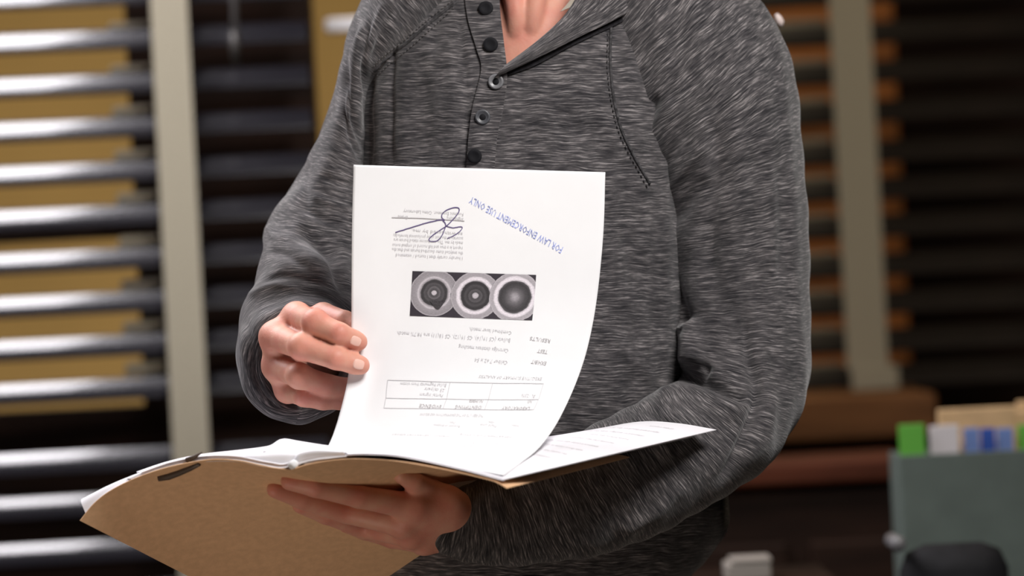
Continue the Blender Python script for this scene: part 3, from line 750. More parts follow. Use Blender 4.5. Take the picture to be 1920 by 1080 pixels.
def ring_loft(rings, nv, nu, expo=2.0):
    """Tube through rings (centre, half-axis A, half-axis B); A and B are vectors. Ring start is behind."""
    C = np.array([r[0] for r in rings]); A = np.array([r[1] for r in rings]); B = np.array([r[2] for r in rings])
    L = np.r_[0, np.cumsum(np.linalg.norm(np.diff(C, axis=0), axis=1) + 0.004)]
    t = np.interp(np.linspace(0, L[-1], nv), L, np.arange(len(rings)))
    C, A, B = crom(C, t), crom(A, t), crom(B, t)
    th = np.linspace(0, 2 * np.pi, nu, endpoint=False) - np.pi / 2
    cs, sn = np.cos(th), np.sin(th)
    cs = np.sign(cs) * np.abs(cs) ** (2 / expo); sn = np.sign(sn) * np.abs(sn) ** (2 / expo)
    p = C[:, None] + A[:, None] * cs[None, :, None] + B[:, None] * sn[None, :, None]
    ra = np.linalg.norm(A, axis=1); rb = np.linalg.norm(B, axis=1)
    return p, C
def garment(name, p, C, folds, m, parent, vmap=None, drop=None, flip=False, wob=0.0006):
    nv, nu = p.shape[:2]
    n = gnormals(p, True)
    cen = C[:, None]
    if ((p - cen) * n).sum() < 0: n = -n
    p = fold_field(p, n, folds)
    # soft large-scale unevenness of hanging knit
    x, y, z = p[..., 0], p[..., 1], p[..., 2]
    p = p + n * (wob * (np.sin(x * 95 + z * 40) + np.sin(z * 130 - x * 50 + y * 60) + np.sin(x * 210 + y * 90)))[..., None]
    # uv in metres: u round the ring, v along
    du = np.linalg.norm(np.diff(np.concatenate([p, p[:, :1]], 1), axis=1), axis=2); U = np.concatenate([np.zeros((nv, 1)), np.cumsum(du, 1)], 1)
    U = U - U[:, nu // 2:nu // 2 + 1]
    dv = np.linalg.norm(np.diff(p, axis=0), axis=2).mean(1); Vv = np.r_[0, np.cumsum(dv)]
    me_faces = []; uvs = []
    px_, py_, _ = proj(p.reshape(-1, 3)); px_ = px_.reshape(nv, nu); py_ = py_.reshape(nv, nu)
    for j in range(nv - 1):
        for i in range(nu):
            i2 = (i + 1) % nu
            if drop is not None:
                cx = 0.25 * (px_[j, i] + px_[j, i2] + px_[j + 1, i] + px_[j + 1, i2]); cy = 0.25 * (py_[j, i] + py_[j, i2] + py_[j + 1, i] + py_[j + 1, i2])
                if n[j, i] @ -F_ > 0 and drop(cx, cy): continue
            me_faces.append((j * nu + i, j * nu + i2, (j + 1) * nu + i2, (j + 1) * nu + i))
            for (jj, ii) in ((j, i), (j, i + 1), (j + 1, i + 1), (j + 1, i)): uvs.append((U[jj, ii], Vv[jj] if vmap is None else vmap(p[jj, ii % nu])))
    me = bpy.data.meshes.new(name); me.from_pydata(p.reshape(-1, 3).tolist(), [], me_faces)
    me.polygons.foreach_set('use_smooth', [True] * len(me.polygons))
    l = me.uv_layers.new(name='UVMap'); l.data.foreach_set('uv', np.asarray(uvs, np.float32).ravel())
    me.update()
    return link(name, me, m, parent), p

def inpoly(poly):
    P_ = np.array(poly)
    def f(x, y):
        c = False; k = len(P_) - 1
        for i in range(len(P_)):
            if (P_[i][1] > y) != (P_[k][1] > y) and x < (P_[k][0] - P_[i][0]) * (y - P_[i][1]) / (P_[k][1] - P_[i][1]) + P_[i][0]: c = not c
            k = i
        return c
    return f

# ---- torso of the hoodie: (row, left x, right x, front depth, back depth)
T_ = [(-128, 905, 1150, 0.165, 0.285), (-90, 870, 1200, 0.145, 0.30), (-50, 820, 1235, 0.125, 0.31), (0, 760, 1275, 0.108, 0.32), (60, 705, 1290, 0.094, 0.325), (130, 672, 1300, 0.082, 0.33), (220, 664, 1305, 0.072, 0.33),
      (330, 662, 1300, 0.066, 0.325), (460, 655, 1300, 0.066, 0.315), (600, 645, 1300, 0.07, 0.305), (720, 640, 1300, 0.075, 0.30), (820, 645, 1320, 0.088, 0.30), (890, 655, 1355, 0.098, 0.30), (950, 662, 1366, 0.10, 0.305),
      (1000, 672, 1358, 0.102, 0.305), (1050, 690, 1325, 0.106, 0.30), (1095, 715, 1285, 0.112, 0.295), (1150, 722, 1270, 0.114, 0.29), (1160, 735, 1255, 0.125, 0.28)]
tr = []
for (y, x0, x1, d0, d1) in T_:
    dm = (d0 + d1) / 2; c = P((x0 + x1) / 2, y, dm); a = P(x1, y, dm) - c
    tr.append((c, a, -F_ * (d1 - d0) / 2 * 1.0))
tp, tc = ring_loft(tr, 330, 300, 2.35)
torso_folds = [
    ([(738, 30), (735, 150), (737, 330)], 5, -2.8), ([(762, 60), (757, 180), (758, 330)], 16, 2.0), ([(715, 140), (712, 230), (712, 340)], 10, 2.0),
    ([(858, 10), (868, 110), (876, 220), (872, 330)], 5, -2.6), ([(838, 60), (848, 160), (852, 320)], 14, 2.2),
    ([(698, 120), (693, 210), (690, 330)], 6, -4.0),
    ([(790, 90), (800, 200), (800, 320)], 12, -1.4), ([(820, 20), (815, 100)], 10, -1.5),
    ([(1160, 420), (1200, 520), (1235, 640)], 22, -3.0), ([(1130, 600), (1190, 680), (1245, 720)], 16, 2.5), ([(1120, 480), (1160, 640), (1180, 760)], 20, -2.0),
    ([(1040, 200), (1100, 260), (1180, 330)], 22, -2.0), ([(1010, 160), (1090, 190), (1160, 250)], 20, 1.6), ([(960, 170), (1000, 240), (1040, 310)], 16, -1.2)]
OPEN = [(929, -160), (934, 10), (944, 130), (951, 134), (1010, 97), (1076, 38), (1118, -12), (1150, -160)]
hood_torso, tp2 = garment('hoodie', tp, tc, torso_folds, M_HEATHER, person, None, inpoly(OPEN))
hood_torso['label'] = 'dark grey heather knit hoodie'

# ---- sleeve on the viewer's right: (inner x, y, outer x, y, depth, half thickness)
def pair(ix, iy, ox, oy, d, b, dtilt=0.0):
    a = P(ox, oy, d + dtilt); c0 = P(ix, iy, d - dtilt); c = (a + c0) / 2
    return (c, a - c, b)
FR = lambda h: -F_ * h
rs = [pair(1080, 70, 1200, -165, 0.20, FR(.085)), pair(1092, 150, 1300, -100, 0.195, FR(.092)), pair(1112, 236, 1400, -25, 0.19, FR(.095)), pair(1148, 305, 1458, 55, 0.185, FR(.095)),
      pair(1186, 345, 1490, 150, 0.182, FR(.094)), pair(1218, 372, 1502, 250, 0.18, FR(.09)), pair(1228, 430, 1510, 360, 0.178, FR(.086)), pair(1240, 500, 1515, 460, 0.176, FR(.083)),
      pair(1248, 575, 1518, 565, 0.172, FR(.08)), pair(1254, 640, 1519, 660, 0.165, FR(.08)), pair(1268, 688, 1510, 745, 0.150, FR(.082)), pair(1268, 712, 1478, 820, 0.130, FR(.082)),
      pair(1246, 728, 1425, 885, 0.108, FR(.078)), pair(1205, 748, 1350, 935, 0.088, FR(.07)), pair(1130, 790, 1255, 992, 0.068, FR(.062)), pair(1030, 836, 1130, 1040, 0.050, FR(.055)),
      pair(950, 872, 1010, 1058, 0.036, FR(.048)), pair(890, 898, 900, 1058, 0.022, FR(.043)), pair(866, 910, 822, 1038, 0.012, FR(.038)), pair(858, 918, 806, 1032, 0.008, FR(.033)), pair(862, 928, 816, 1022, 0.010, FR(.026)), pair(900, 930, 860, 1015, 0.02, FR(.022))]
rp, rc = ring_loft(rs, 380, 180, 2.15)
right_folds = [
    ([(1200, 318), (1205, 250), (1235, 170)], 9, -4.0), ([(1182, 290), (1172, 220), (1185, 130)], 9, -2.0), ([(1218, 300), (1228, 240), (1262, 180)], 10, 2.5),
    ([(1228, 345), (1262, 280), (1310, 210), (1350, 170)], 12, -3.2), ([(1238, 390), (1275, 330), (1330, 260)], 12, 2.4), ([(1240, 430), (1290, 380), (1330, 330)], 14, -2.0),
    ([(1335, 200), (1345, 320), (1330, 440), (1335, 560)], 15, -3.2), ([(1375, 200), (1385, 330), (1370, 470), (1375, 600)], 20, 2.2), ([(1300, 420), (1302, 520), (1310, 600)], 16, 2.2),
    ([(1250, 520), (1275, 560), (1292, 640)], 10, -3.0), ([(1286, 596), (1300, 640), (1300, 690)], 20, 9.0),
    ([(1255, 690), (1285, 704), (1318, 698), (1326, 676)], 9, -4.5), ([(1272, 706), (1330, 718), (1372, 738), (1410, 752)], 9, -7.0), ([(1215, 742), (1290, 740), (1350, 758), (1395, 790)], 18, 5.0),
    ([(1402, 560), (1398, 650), (1418, 730), (1402, 800), (1372, 870), (1330, 915)], 9, -4.5), ([(1432, 580), (1432, 680), (1445, 750), (1430, 820), (1390, 890)], 16, 3.0),
    ([(1205, 750), (1240, 790), (1290, 830)], 9, -3.5), ([(1180, 770), (1230, 820), (1270, 870)], 9, 2.5), ([(1460, 300), (1470, 420), (1462, 540)], 12, -2.0), ([(1290, 900), (1230, 960), (1150, 1005)], 16, 3.0)]
right_folds = [(a_, b_, c_ * 1.45) for a_, b_, c_ in right_folds]
sleeveR, rp2 = garment('sleeve', rp, rc, right_folds, M_HEATHER, hood_torso)

# ---- sleeve on the viewer's left: the forearm comes towards us
def ring(cx, cy, d, ax, ay, ad, bx_, by, bd):
    return (P(cx, cy, d), V3(ax, ay, ad), V3(bx_, by, bd))
def pl_(ix, iy, ox, oy, d, b):
    r = pair(ix, iy, ox, oy, d, b); return r
ls = [pl_(890, 15, 800, -170, 0.20, FR(.085)), pl_(830, 66, 718, -85, 0.197, FR(.094)), pl_(775, 108, 678, 0, 0.195, FR(.097)), pl_(735, 140, 654, 62, 0.195, FR(.097)), pl_(702, 172, 642, 122, 0.195, FR(.094)),
      pl_(700, 240, 624, 190, 0.194, FR(.09)), pl_(700, 305, 596, 262, 0.192, FR(.086)), pl_(702, 365, 560, 330, 0.188, FR(.084)), pl_(704, 425, 520, 388, 0.180, FR(.084)), pl_(706, 478, 494, 438, 0.168, FR(.086)),
      ring(594, 500, 0.150, -108, -22, 0.0, 0, -22, -.085), ring(586, 545, 0.130, -112, -10, 0, 0, -55, -.072), ring(572, 606, 0.100, -122, -2, 0.0, 0, -88, -.045), ring(562, 656, 0.068, -123, 0, 0.002, 0, -112, -.016),
      ring(558, 676, 0.045, -117, 0, 0.004, 4, -118, -.002), ring(560, 678, 0.034, -106, 0, 0.003, 4, -111, 0), ring(566, 676, 0.031, -92, 0, 0.002, 4, -100, 0.0), ring(572, 672, 0.036, -82, 0, 0, 4, -92, 0), ring(580, 668, 0.060, -74, 0, 0, 3, -84, 0), ring(584, 660, 0.085, -66, 0, 0, 3, -76, 0)]
lp, lc = ring_loft(ls, 360, 190, 2.1)
left_folds = [
    ([(668, 30), (650, 110), (654, 190), (690, 292)], 6, -5.0), ([(696, 25), (682, 90), (684, 170), (694, 265)], 6, -4.5), ([(646, 130), (642, 205), (668, 275), (688, 320)], 6, -4.0), ([(658, 60), (644, 140), (660, 230)], 9, 2.5), ([(682, 40), (668, 120), (674, 200)], 8, 3.0),
    ([(735, 5), (715, 60), (700, 120)], 7, -3.0), ([(720, 0), (702, 50), (695, 100)], 7, 2.0), ([(765, 0), (745, 50)], 7, -2.0),
    ([(555, 425), (592, 452), (622, 480), (642, 530), (656, 560)], 11, -6.5), ([(530, 440), (575, 480), (612, 520)], 14, 3.5), ([(500, 470), (540, 480), (580, 505)], 9, -3.0),
    ([(600, 330), (640, 345), (680, 348)], 8, -2.6), ([(580, 365), (630, 385), (665, 395)], 8, 2.6), ([(560, 385), (610, 412), (650, 425)], 8, -3.0), ([(575, 290), (572, 350), (568, 400)], 9, -2.5),
    ([(480, 530), (530, 518), (590, 530), (640, 545)], 7, -3.2), ([(462, 560), (510, 535), (570, 545)], 7, 2.5), ([(500, 420), (515, 445), (540, 450)], 9, 3.0),
    ([(462, 590), (475, 660), (492, 730), (530, 775)], 6, -2.4), ([(452, 600), (460, 680), (490, 750)], 7, 1.8)]
sleeveL, lp2 = garment('sleeve', lp, lc, left_folds, M_HEATHER, hood_torso)

# ---- hood hanging behind the neck
hu = np.linspace(0, 2 * np.pi, 120, endpoint=False); hv = np.linspace(-np.pi / 2, np.pi / 2, 80)
hp = np.zeros((80, 120, 3))
sg = lambda v, e: np.sign(v) * np.abs(v) ** e
for j, b_ in enumerate(hv):
    for i, a in enumerate(hu):
        x = sg(math.cos(b_), 0.8) * sg(math.cos(a), 0.8); y = sg(math.cos(b_), 0.8) * sg(math.sin(a), 0.8); z = sg(math.sin(b_), 0.85)
        hp[j, i] = P(1215, -75, 0.355) + R_ * (x * 262 * PX) + F_ * (y * 0.07) + U_ * (z * 150 * PX)
hn = gnormals(hp, True); hn = hn if ((hp - P(1215, -75, .355)) * hn).sum() > 0 else -hn
hp = fold_field(hp, hn, [([(1404, -60), (1418, 0), (1440, 55)], 6, -6), ([(1425, -60), (1436, 0), (1452, 50)], 6, -5), ([(1446, -60), (1452, 10)], 5, -3)])
hd = mesh('hood', hp.reshape(-1, 3), gridfaces(80, 120, True), M_HEATHER, hood_torso, True, np.stack(np.broadcast_arrays(hu[None, :] * 0.12, hv[:, None] * 0.08), -1).reshape(-1, 2))
tube('cord_tip', [P(1455, 26, .345), P(1459, 34, .345), P(1463, 42, .345), P(1465, 50, .345)], [0.002, 0.0038, 0.0040, 0.0018], M_CREAM, hood_torso)['label'] = 'cream cord tip on the hood'

# ---- strips draped over the front
bpy.context.view_layer.update()
TREES = [bvh_of(hood_torso), bvh_of(sleeveR), bvh_of(sleeveL)]
TT = [TREES[0]]
GRIDFULL = BVHTree.FromPolygons([Vector(v) for v in tp2.reshape(-1, 3)], gridfaces(tp2.shape[0], tp2.shape[1], True))
def drape(name, left, right, lift, thick, m, nu=14, nv=60, curl=0.0, uscale=1.0, trees=None):
    a = even([(*p, 0) for p in left], nv)[:, :2]; b = even([(*p, 0) for p in right], nv)[:, :2]
    top = np.zeros((nv, nu, 3))
    for j in range(nv):
        for i in range(nu):
            t = i / (nu - 1); px, py = a[j] * (1 - t) + b[j] * t
            h = cast(trees or [GRIDFULL], px, py)
            d = np.array(P(px, py, 0)) - CAM; d /= np.linalg.norm(d)
            q = h[0] if h is not None else P(px, py, 0.13)
            top[j, i] = q - d * (lift + thick + curl * math.sin(math.pi * t))
    for _ in range(6):                   # relax so the strip does not copy every ripple
        s_ = top.copy(); s_[1:-1, 1:-1] = 0.25 * (top[:-2, 1:-1] + top[2:, 1:-1] + top[1:-1, :-2] + top[1:-1, 2:]); top = s_
    bot = top + F_ * (thick + 0.0005)
    vs = np.concatenate([top.reshape(-1, 3), bot.reshape(-1, 3)]); N = nu * nv; f = gridfaces(nv, nu)
    rim = [j for j in range(nu)] + [j * nu + nu - 1 for j in range(1, nv)] + [(nv - 1) * nu + j for j in range(nu - 2, -1, -1)] + [j * nu for j in range(nv - 2, 0, -1)]
    f = f + [tuple(i + N for i in q[::-1]) for q in f] + [(rim[k], rim[(k + 1) % len(rim)], rim[(k + 1) % len(rim)] + N, rim[k] + N) for k in range(len(rim))]
    wdt = np.linalg.norm(top[:, -1] - top[:, 0], axis=1).mean(); hgt = np.linalg.norm(np.diff(top[:, nu // 2], axis=0), axis=1).sum()
    uu_, vv_ = np.meshgrid(np.linspace(0, wdt, nu), np.linspace(0, hgt, nv)); uv = np.stack([uu_, vv_], -1).reshape(-1, 2)
    if uscale < 0: uv = uv[:, ::-1]
    o = mesh(name, vs, f, m, hood_torso, True, np.concatenate([uv, uv]))
    bmr = bmesh.new(); bmr.from_mesh(o.data); bmesh.ops.recalc_face_normals(bmr, faces=bmr.faces[:])
    for e in bmr.edges:
        if len(e.link_faces) == 2 and e.calc_face_angle(0) > 1.0: e.smooth = False
    bmr.to_mesh(o.data); bmr.free()
    return o
drape('placket', [(866, -60), (876, 30), (893, 90), (902, 130), (886, 200), (878, 260), (873, 335)], [(934, -60), (938, 20), (945, 80), (951, 140), (944, 200), (932, 260), (926, 335)], 0.001, 0.002, M_HEATHER, 16, 110)
drape('collar', [(926, 146), (1000, 112), (1060, 82), (1100, 62), (1150, 38), (1200, 8), (1260, -40), (1310, -110)], [(948, 121), (1000, 82), (1035, 52), (1060, 26), (1080, -4), (1100, -40), (1130, -90), (1170, -150)], 0.006, 0.003, M_HEATHER, 22, 90, 0.004, -1)
drape('collar_shade', [(923, 151), (1000, 124), (1060, 92), (1105, 70), (1160, 44), (1210, 12), (1262, -36)], [(930, 141), (1000, 108), (1060, 76), (1105, 52), (1160, 26), (1210, -6), (1262, -52)], 0.0005, 0.002, M_GAPSHADE, 8, 80)['label'] = 'black strip painting the shade under the collar edge'  # dark strip added as the shaded gap beneath the collar band
# hood lining at the neck opening
drape('hood_lining', [(1050, 22), (1066, 4), (1082, -20), (1096, -60)], [(1078, 10), (1098, -6), (1130, -40), (1160, -80)], 0.003, 0.002, M_SLATG, 8, 20)['label'] = 'pale grey lining at the neck edge'

# buttons
TREES2 = [bvh_of(o_) for o_ in bpy.data.objects if o_.parent == hood_torso and o_.name.split('.')[0] in ('placket', 'collar')] + TREES
def button(px, py, r_px, m, ring_):
    h = cast(TREES2, px, py); c = h[0]; n = h[1]; n = n if n @ F_ < 0 else -n
    n = n + -F_ * 1.5; n /= np.linalg.norm(n)
    a = np.cross(n, [0, 0, 1.0]); a /= np.linalg.norm(a); b = np.cross(n, a); r = r_px * PX * 1.03
    prof = [(1.0, 0.0), (1.0, 0.0012), (0.93, 0.0021), (0.80, 0.0023), (0.68, 0.0019), (0.50, 0.0011), (0.42, 0.0010), (0.0, 0.0010)] if ring_ else [(1.0, 0.0), (1.0, 0.0014), (0.9, 0.0021), (0.6, 0.0022), (0.45, 0.0018), (0.0, 0.0017)]
    vs, fs = [], []; sg_ = 36
    for (k, hgt) in prof:
        for j in range(sg_):
            t = 2 * math.pi * j / sg_; vs.append(c + (a * math.cos(t) + b * math.sin(t)) * r * max(k, 0.001) + n * (hgt + 0.0004))
    fs = gridfaces(len(prof), sg_, True)
    bo = mesh('button', vs, fs, m, hood_torso, True)
    bo['label'] = 'small round button'
    if ring_:                            # the dark stitched middle
        vs = []
        for (k, hgt) in [(0.42, 0.0012), (0.34, 0.0016), (0.001, 0.0017)]:
            for j in range(sg_):
                t = 2 * math.pi * j / sg_; vs.append(c + (a * math.cos(t) + b * math.sin(t)) * r * k + n * (hgt + 0.0004))
        me_ = mesh('button_thread', vs, gridfaces(3, sg_, True), M_BTN_D, hood_torso, True)
for (x, y, r, m, rg) in [(911, 16, 14, M_BTN_D, False), (920, 84, 14, M_BTN_D, False), (930, 153.5, 14.5, M_BTN_G, True), (905, 220, 14.5, M_BTN_S, True), (890, 293, 13.5, M_BTN_D, False)]: button(x, y, r, m, rg)

# raglan seams: a raised welt with stitches on each side
def seam(path, n, wid, m, stitches=True, off=0.0006):
    q = even([(*p, 0) for p in path], n); pts = []
    for x, y, _ in q:
        h = cast(TREES, x, y)
        if h is not None: pts.append(h[0] - F_ * off)
    pts = np.array(pts)
    for _ in range(4): pts[1:-1] = 0.25 * pts[:-2] + 0.5 * pts[1:-1] + 0.25 * pts[2:]
    tube('raglan_seam', pts, wid, m, hood_torso, 8)
    return pts
def stitches(path, n, m):
    q = even([(*p, 0) for p in path], n * 3); bm = bmesh.new(); vs, fs = [], []
    for k in range(n):
        hs = [cast(TREES, *q[3 * k + t][:2]) for t in (0, 1, 2)]
        if any(h is None for h in hs): continue
        a, b = hs[0][0] - F_ * 0.0014, hs[2][0] - F_ * 0.0014
        ax = (b - a); l = np.linalg.norm(ax); ax = ax / (l + 1e-9); s_ = np.cross(ax, F_); s_ /= np.linalg.norm(s_)
        o_ = len(vs)
        for t, rr in ((0.05, .3), (.3, 1), (.7, 1), (.95, .3)):
            c = a + ax * l * t
            for g in range(6): vs.append(c + 0.0006 * rr * (s_ * math.cos(g * math.pi / 3) + np.cross(ax, s_) * math.sin(g * math.pi / 3)))
        fs += [tuple(i + o_ for i in fq) for fq in gridfaces(4, 6, True)]
    bm.free()
    o = mesh('stitching', vs, fs, m, hood_torso, True); o['kind'] = 'stuff'
    return o
M_STITCH = mat('pale_stitch_thread', (0.12, 0.112, 0.112), 0.9, 0.1)
seam([(858, 2), (800, 48), (762, 82), (722, 112), (702, 134)], 60, 0.0014, M_SEAM)
stitches([(850, 0), (796, 42), (758, 76), (718, 106), (700, 126)], 26, M_STITCH)
stitches([(852, 14), (806, 56), (768, 90), (728, 122), (706, 144)], 26, M_STITCH)
seam([(1146, 40), (1144, 110), (1150, 180), (1164, 240), (1190, 295), (1218, 345)], 80, 0.0014, M_SEAM)
stitches([(1140, 60), (1139, 130), (1148, 200), (1164, 256), (1196, 318), (1214, 352)], 30, M_SEAM)

# ------------------------------------------------------------------ skin: hands
def smin(a, b, k):
    h = np.clip(0.5 + 0.5 * (b - a) / k, 0, 1); return b * (1 - h) + a * h - k * h * (1 - h)
def capsule(X, a, b, ra, rb):
    ab = b - a; L2 = ab @ ab + 1e-12; d = X - a; t = np.clip((d @ ab) / L2, 0, 1)
    return np.linalg.norm(d - t[..., None] * ab, axis=-1) - (ra + (rb - ra) * t)
def surface_nets(lo, hi, h, fn):
    n = np.ceil((hi - lo) / h).astype(int) + 1
    g = np.stack(np.meshgrid(*[lo[k] + h * np.arange(n[k]) for k in range(3)], indexing='ij'), -1)
    F = fn(g); ins = F < 0
    cell = np.zeros(tuple(n - 1), int); acc = np.zeros((*(n - 1), 3)); cnt = np.zeros(tuple(n - 1))
    corners = [(i, j, k) for i in (0, 1) for j in (0, 1) for k in (0, 1)]
    sl = lambda c: tuple(slice(c[k], n[k] - 1 + c[k]) for k in range(3))
    for a in corners:
        for ax in range(3):
            if a[ax] == 1: continue
            b = list(a); b[ax] = 1; b = tuple(b)
            fa, fb = F[sl(a)], F[sl(b)]; cr = (fa < 0) != (fb < 0)
            t = np.where(cr, fa / np.where(cr, fa - fb, 1), 0)
            pos = np.array(a, float)[None, None, None] + np.zeros((*fa.shape, 3)); pos[..., ax] += t
            acc[cr] += pos[cr]; cnt += cr
    act = cnt > 0; idx = np.full(act.shape, -1); idx[act] = np.arange(act.sum())
    base_ = np.stack(np.nonzero(act), -1); vs = lo + h * (base_ + acc[act] / cnt[act][:, None])
    faces = []
    for ax in range(3):
        o1, o2 = [k for k in range(3) if k != ax]
        s0 = [slice(0, None)] * 3; s0[ax] = slice(0, n[ax] - 1); s1 = [slice(0, None)] * 3; s1[ax] = slice(1, n[ax])
        cr = ins[tuple(s0)] != ins[tuple(s1)]; I = np.stack(np.nonzero(cr), -1)
        I = I[(I[:, o1] > 0) & (I[:, o2] > 0) & (I[:, o1] < n[o1] - 1) & (I[:, o2] < n[o2] - 1)]
        q = []
        for (a, b) in ((0, 0), (1, 0), (1, 1), (0, 1)):
            J = I.copy(); J[:, o1] -= a; J[:, o2] -= b; q.append(idx[J[:, 0], J[:, 1], J[:, 2]])
        q = np.stack(q, -1); q = q[(q >= 0).all(1)]; faces += q.tolist()
    return vs, faces
def hand_sdf(fingers, palm, extra=()):
    """fingers: lists of (point, radius); palm: capsules (a, b, ra, rb)."""
    def fn(X):
        Fd = None
        for ch in fingers:
            d = None
            for (a, ra), (b, rb) in zip(ch[:-1], ch[1:]):
                c = capsule(X, a, b, ra, rb); d = c if d is None else smin(d, c, 0.0025)
            Fd = d if Fd is None else smin(Fd, d, 0.0011)
        Pd = None
        for (a, b, ra, rb) in palm:
            c = capsule(X, a, b, ra, rb); Pd = c if Pd is None else smin(Pd, c, 0.010)
        D = smin(Fd, Pd, 0.006)
        for (c, r) in extra: D = smin(D, np.linalg.norm(X - c, axis=-1) - r, 0.005)
        return D
    return fn
mm = 0.001
# upper hand: fingers in front of / behind the page's edge
pgd = lambda px, py: float(cast([PGT], px, py)[0][1])
bpy.context.view_layer.update(); PGT = bvh_of(pg)
def front_of_page(px, py, off):
    h = cast([PGT], px, py); y = h[0][1] if h is not None else -0.026
    return P(px, py, y - off)
I_ = [(P(556, 594, 0.022), 11.5 * mm), (P(590, 606, -0.030), 10.6 * mm), (P(636, 625, -0.043), 9.4 * mm), (P(663, 637, -0.036), 8.4 * mm), (P(672, 641, -0.035), 8.0 * mm)]
Mi = [(P(516, 632, 0.020), 11.8 * mm), (P(566, 651, -0.032), 10.8 * mm), (P(630, 672, -0.046), 9.6 * mm), (P(664, 682, -0.039), 8.8 * mm), (P(676, 685, -0.037), 8.2 * mm)]
Ri = [(P(520, 686, 0.026), 11.4 * mm), (P(562, 706, -0.018), 10.3 * mm), (P(615, 722, -0.010), 9.2 * mm), (P(652, 727, 0.002), 8.4 * mm), (P(666, 727, 0.008), 7.6 * mm)]
Li = [(P(540, 730, 0.034), 10.4 * mm), (P(570, 743, 0.000), 9.2 * mm), (P(606, 751, 0.000), 8.3 * mm), (P(640, 752, 0.002), 7.6 * mm), (P(654, 750, 0.004), 7.0 * mm)]
Th = [(P(578, 612, 0.060), 14 * mm), (P(606, 592, 0.030), 11.5 * mm), (P(646, 604, 0.004), 10 * mm), (P(680, 626, -0.010), 8.8 * mm)]
wr = P(585, 672, 0.105)
palmU = [(P(585, 650, .10), I_[0][0], 20 * mm, 11.5 * mm), (wr, Mi[0][0], 22 * mm, 12 * mm), (wr, Ri[0][0], 22 * mm, 11.5 * mm), (P(585, 690, .10), Li[0][0], 19 * mm, 10.5 * mm), (wr, Th[0][0], 20 * mm, 15 * mm), (wr, P(588, 640, 0.17), 26 * mm, 30 * mm)]
palmU += [(I_[0][0], Mi[0][0], 9.5 * mm, 9.8 * mm), (Mi[0][0], Ri[0][0], 9.8 * mm, 9.5 * mm), (Ri[0][0], Li[0][0], 9.2 * mm, 8.8 * mm), (P(562, 618, 0.03), P(545, 700, 0.035), 12 * mm, 12 * mm)]
exU = [(P(592, 603, -0.031), 10.9 * mm), (P(565, 649, -0.033), 11.1 * mm), (P(560, 704, -0.019), 10.6 * mm)]
vU, fU = surface_nets(P(470, 790, 0) * [1, 0, 1] + [0, -0.075, 0], P(720, 540, 0) * [1, 0, 1] + [0, 0.20, 0], 0.0014, hand_sdf([I_, Mi, Ri, Li, Th], palmU, exU))

# lower hand: open under the folder, fingers along its outer face
bpy.context.view_layer.update()
def under(px, py, off):
    h = cast(COVER, px, py); y = h[0][1] if h is not None else 0.0
    return P(px, py, y - off)
Il = [(P(775, 950, -0.040), 11.5 * mm), (under(672, 931, .011), 9.8 * mm), (under(592, 913, .010), 8.9 * mm), (under(542, 903, .009), 7.4 * mm)]
Ml = [(P(755, 982, -0.030), 11.5 * mm), (under(648, 960, .011), 9.8 * mm), (under(565, 935, .010), 8.8 * mm), (under(515, 918, .008), 7.2 * mm)]
Rl = [(P(770, 1004, -0.018), 10.8 * mm), (under(685, 990, .010), 9.2 * mm), (under(610, 965, .009), 8.2 * mm), (under(562, 948, .007), 6.8 * mm)]
Ll = [(P(795, 1018, -0.006), 9.6 * mm), (under(735, 1011, .008), 8.0 * mm), (under(682, 997, .007), 7.0 * mm), (under(648, 986, .006), 6.2 * mm)]
Tl = [(P(838, 942, -0.024), 13 * mm), (under(806, 920, .011), 10.5 * mm), (under(775, 902, .007), 9.0 * mm), (under(752, 891, -.004), 7.0 * mm)]
wl = P(880, 975, 0.012)
palmL = [(wl, Il[0][0], 19 * mm, 12 * mm), (wl, Ml[0][0], 20 * mm, 12 * mm), (wl, Rl[0][0], 19 * mm, 11 * mm), (P(878, 992, .014), Ll[0][0], 17 * mm, 10 * mm), (wl, Tl[0][0], 19 * mm, 14 * mm), (P(838, 955, -.02), Il[0][0], 15 * mm, 11 * mm), (wl, P(985, 950, 0.045), 24 * mm, 28 * mm)]
vL, fL = surface_nets(P(480, 1070, 0) * [1, 0, 1] + [0, -0.19, 0], P(1060, 840, 0) * [1, 0, 1] + [0, 0.09, 0], 0.0015, hand_sdf([Il, Ml, Rl, Ll, Tl], palmL))

# ------------------------------------------------------------------ one continuous body: arms, chest, neck, head grown together with the hands
bmB = bmesh.new()
def add(vs, fs):
    vv_ = [bmB.verts.new(tuple(map(float, v))) for v in vs]
    for q in fs:
        try: bmB.faces.new([vv_[i] for i in q])
        except ValueError: pass
add(vU, fU); add(vL, fL)
def add_tube(pts, rad, seg=24):
    o = tube('tmp', even(pts, 40), np.interp(np.linspace(0, 1, 40), np.linspace(0, 1, len(rad)), rad), None, None, seg)
    add([v.co[:] for v in o.data.vertices], [tuple(p.vertices) for p in o.data.polygons]); bpy.data.objects.remove(o)
add_tube([P(588, 655, 0.13), P(600, 545, 0.185), P(618, 430, 0.19), P(655, 280, 0.195), P(690, 130, 0.20), P(800, 30, 0.215)], [0.030, 0.034, 0.028, 0.015, 0.012, 0.022])
add_tube([P(960, 958, 0.04), P(1200, 870, 0.085), P(1370, 760, 0.14), P(1390, 600, 0.178), P(1375, 350, 0.185), P(1330, 110, 0.20), P(1200, 0, 0.21)], [0.030, 0.034, 0.034, 0.040, 0.045, 0.042, 0.035])
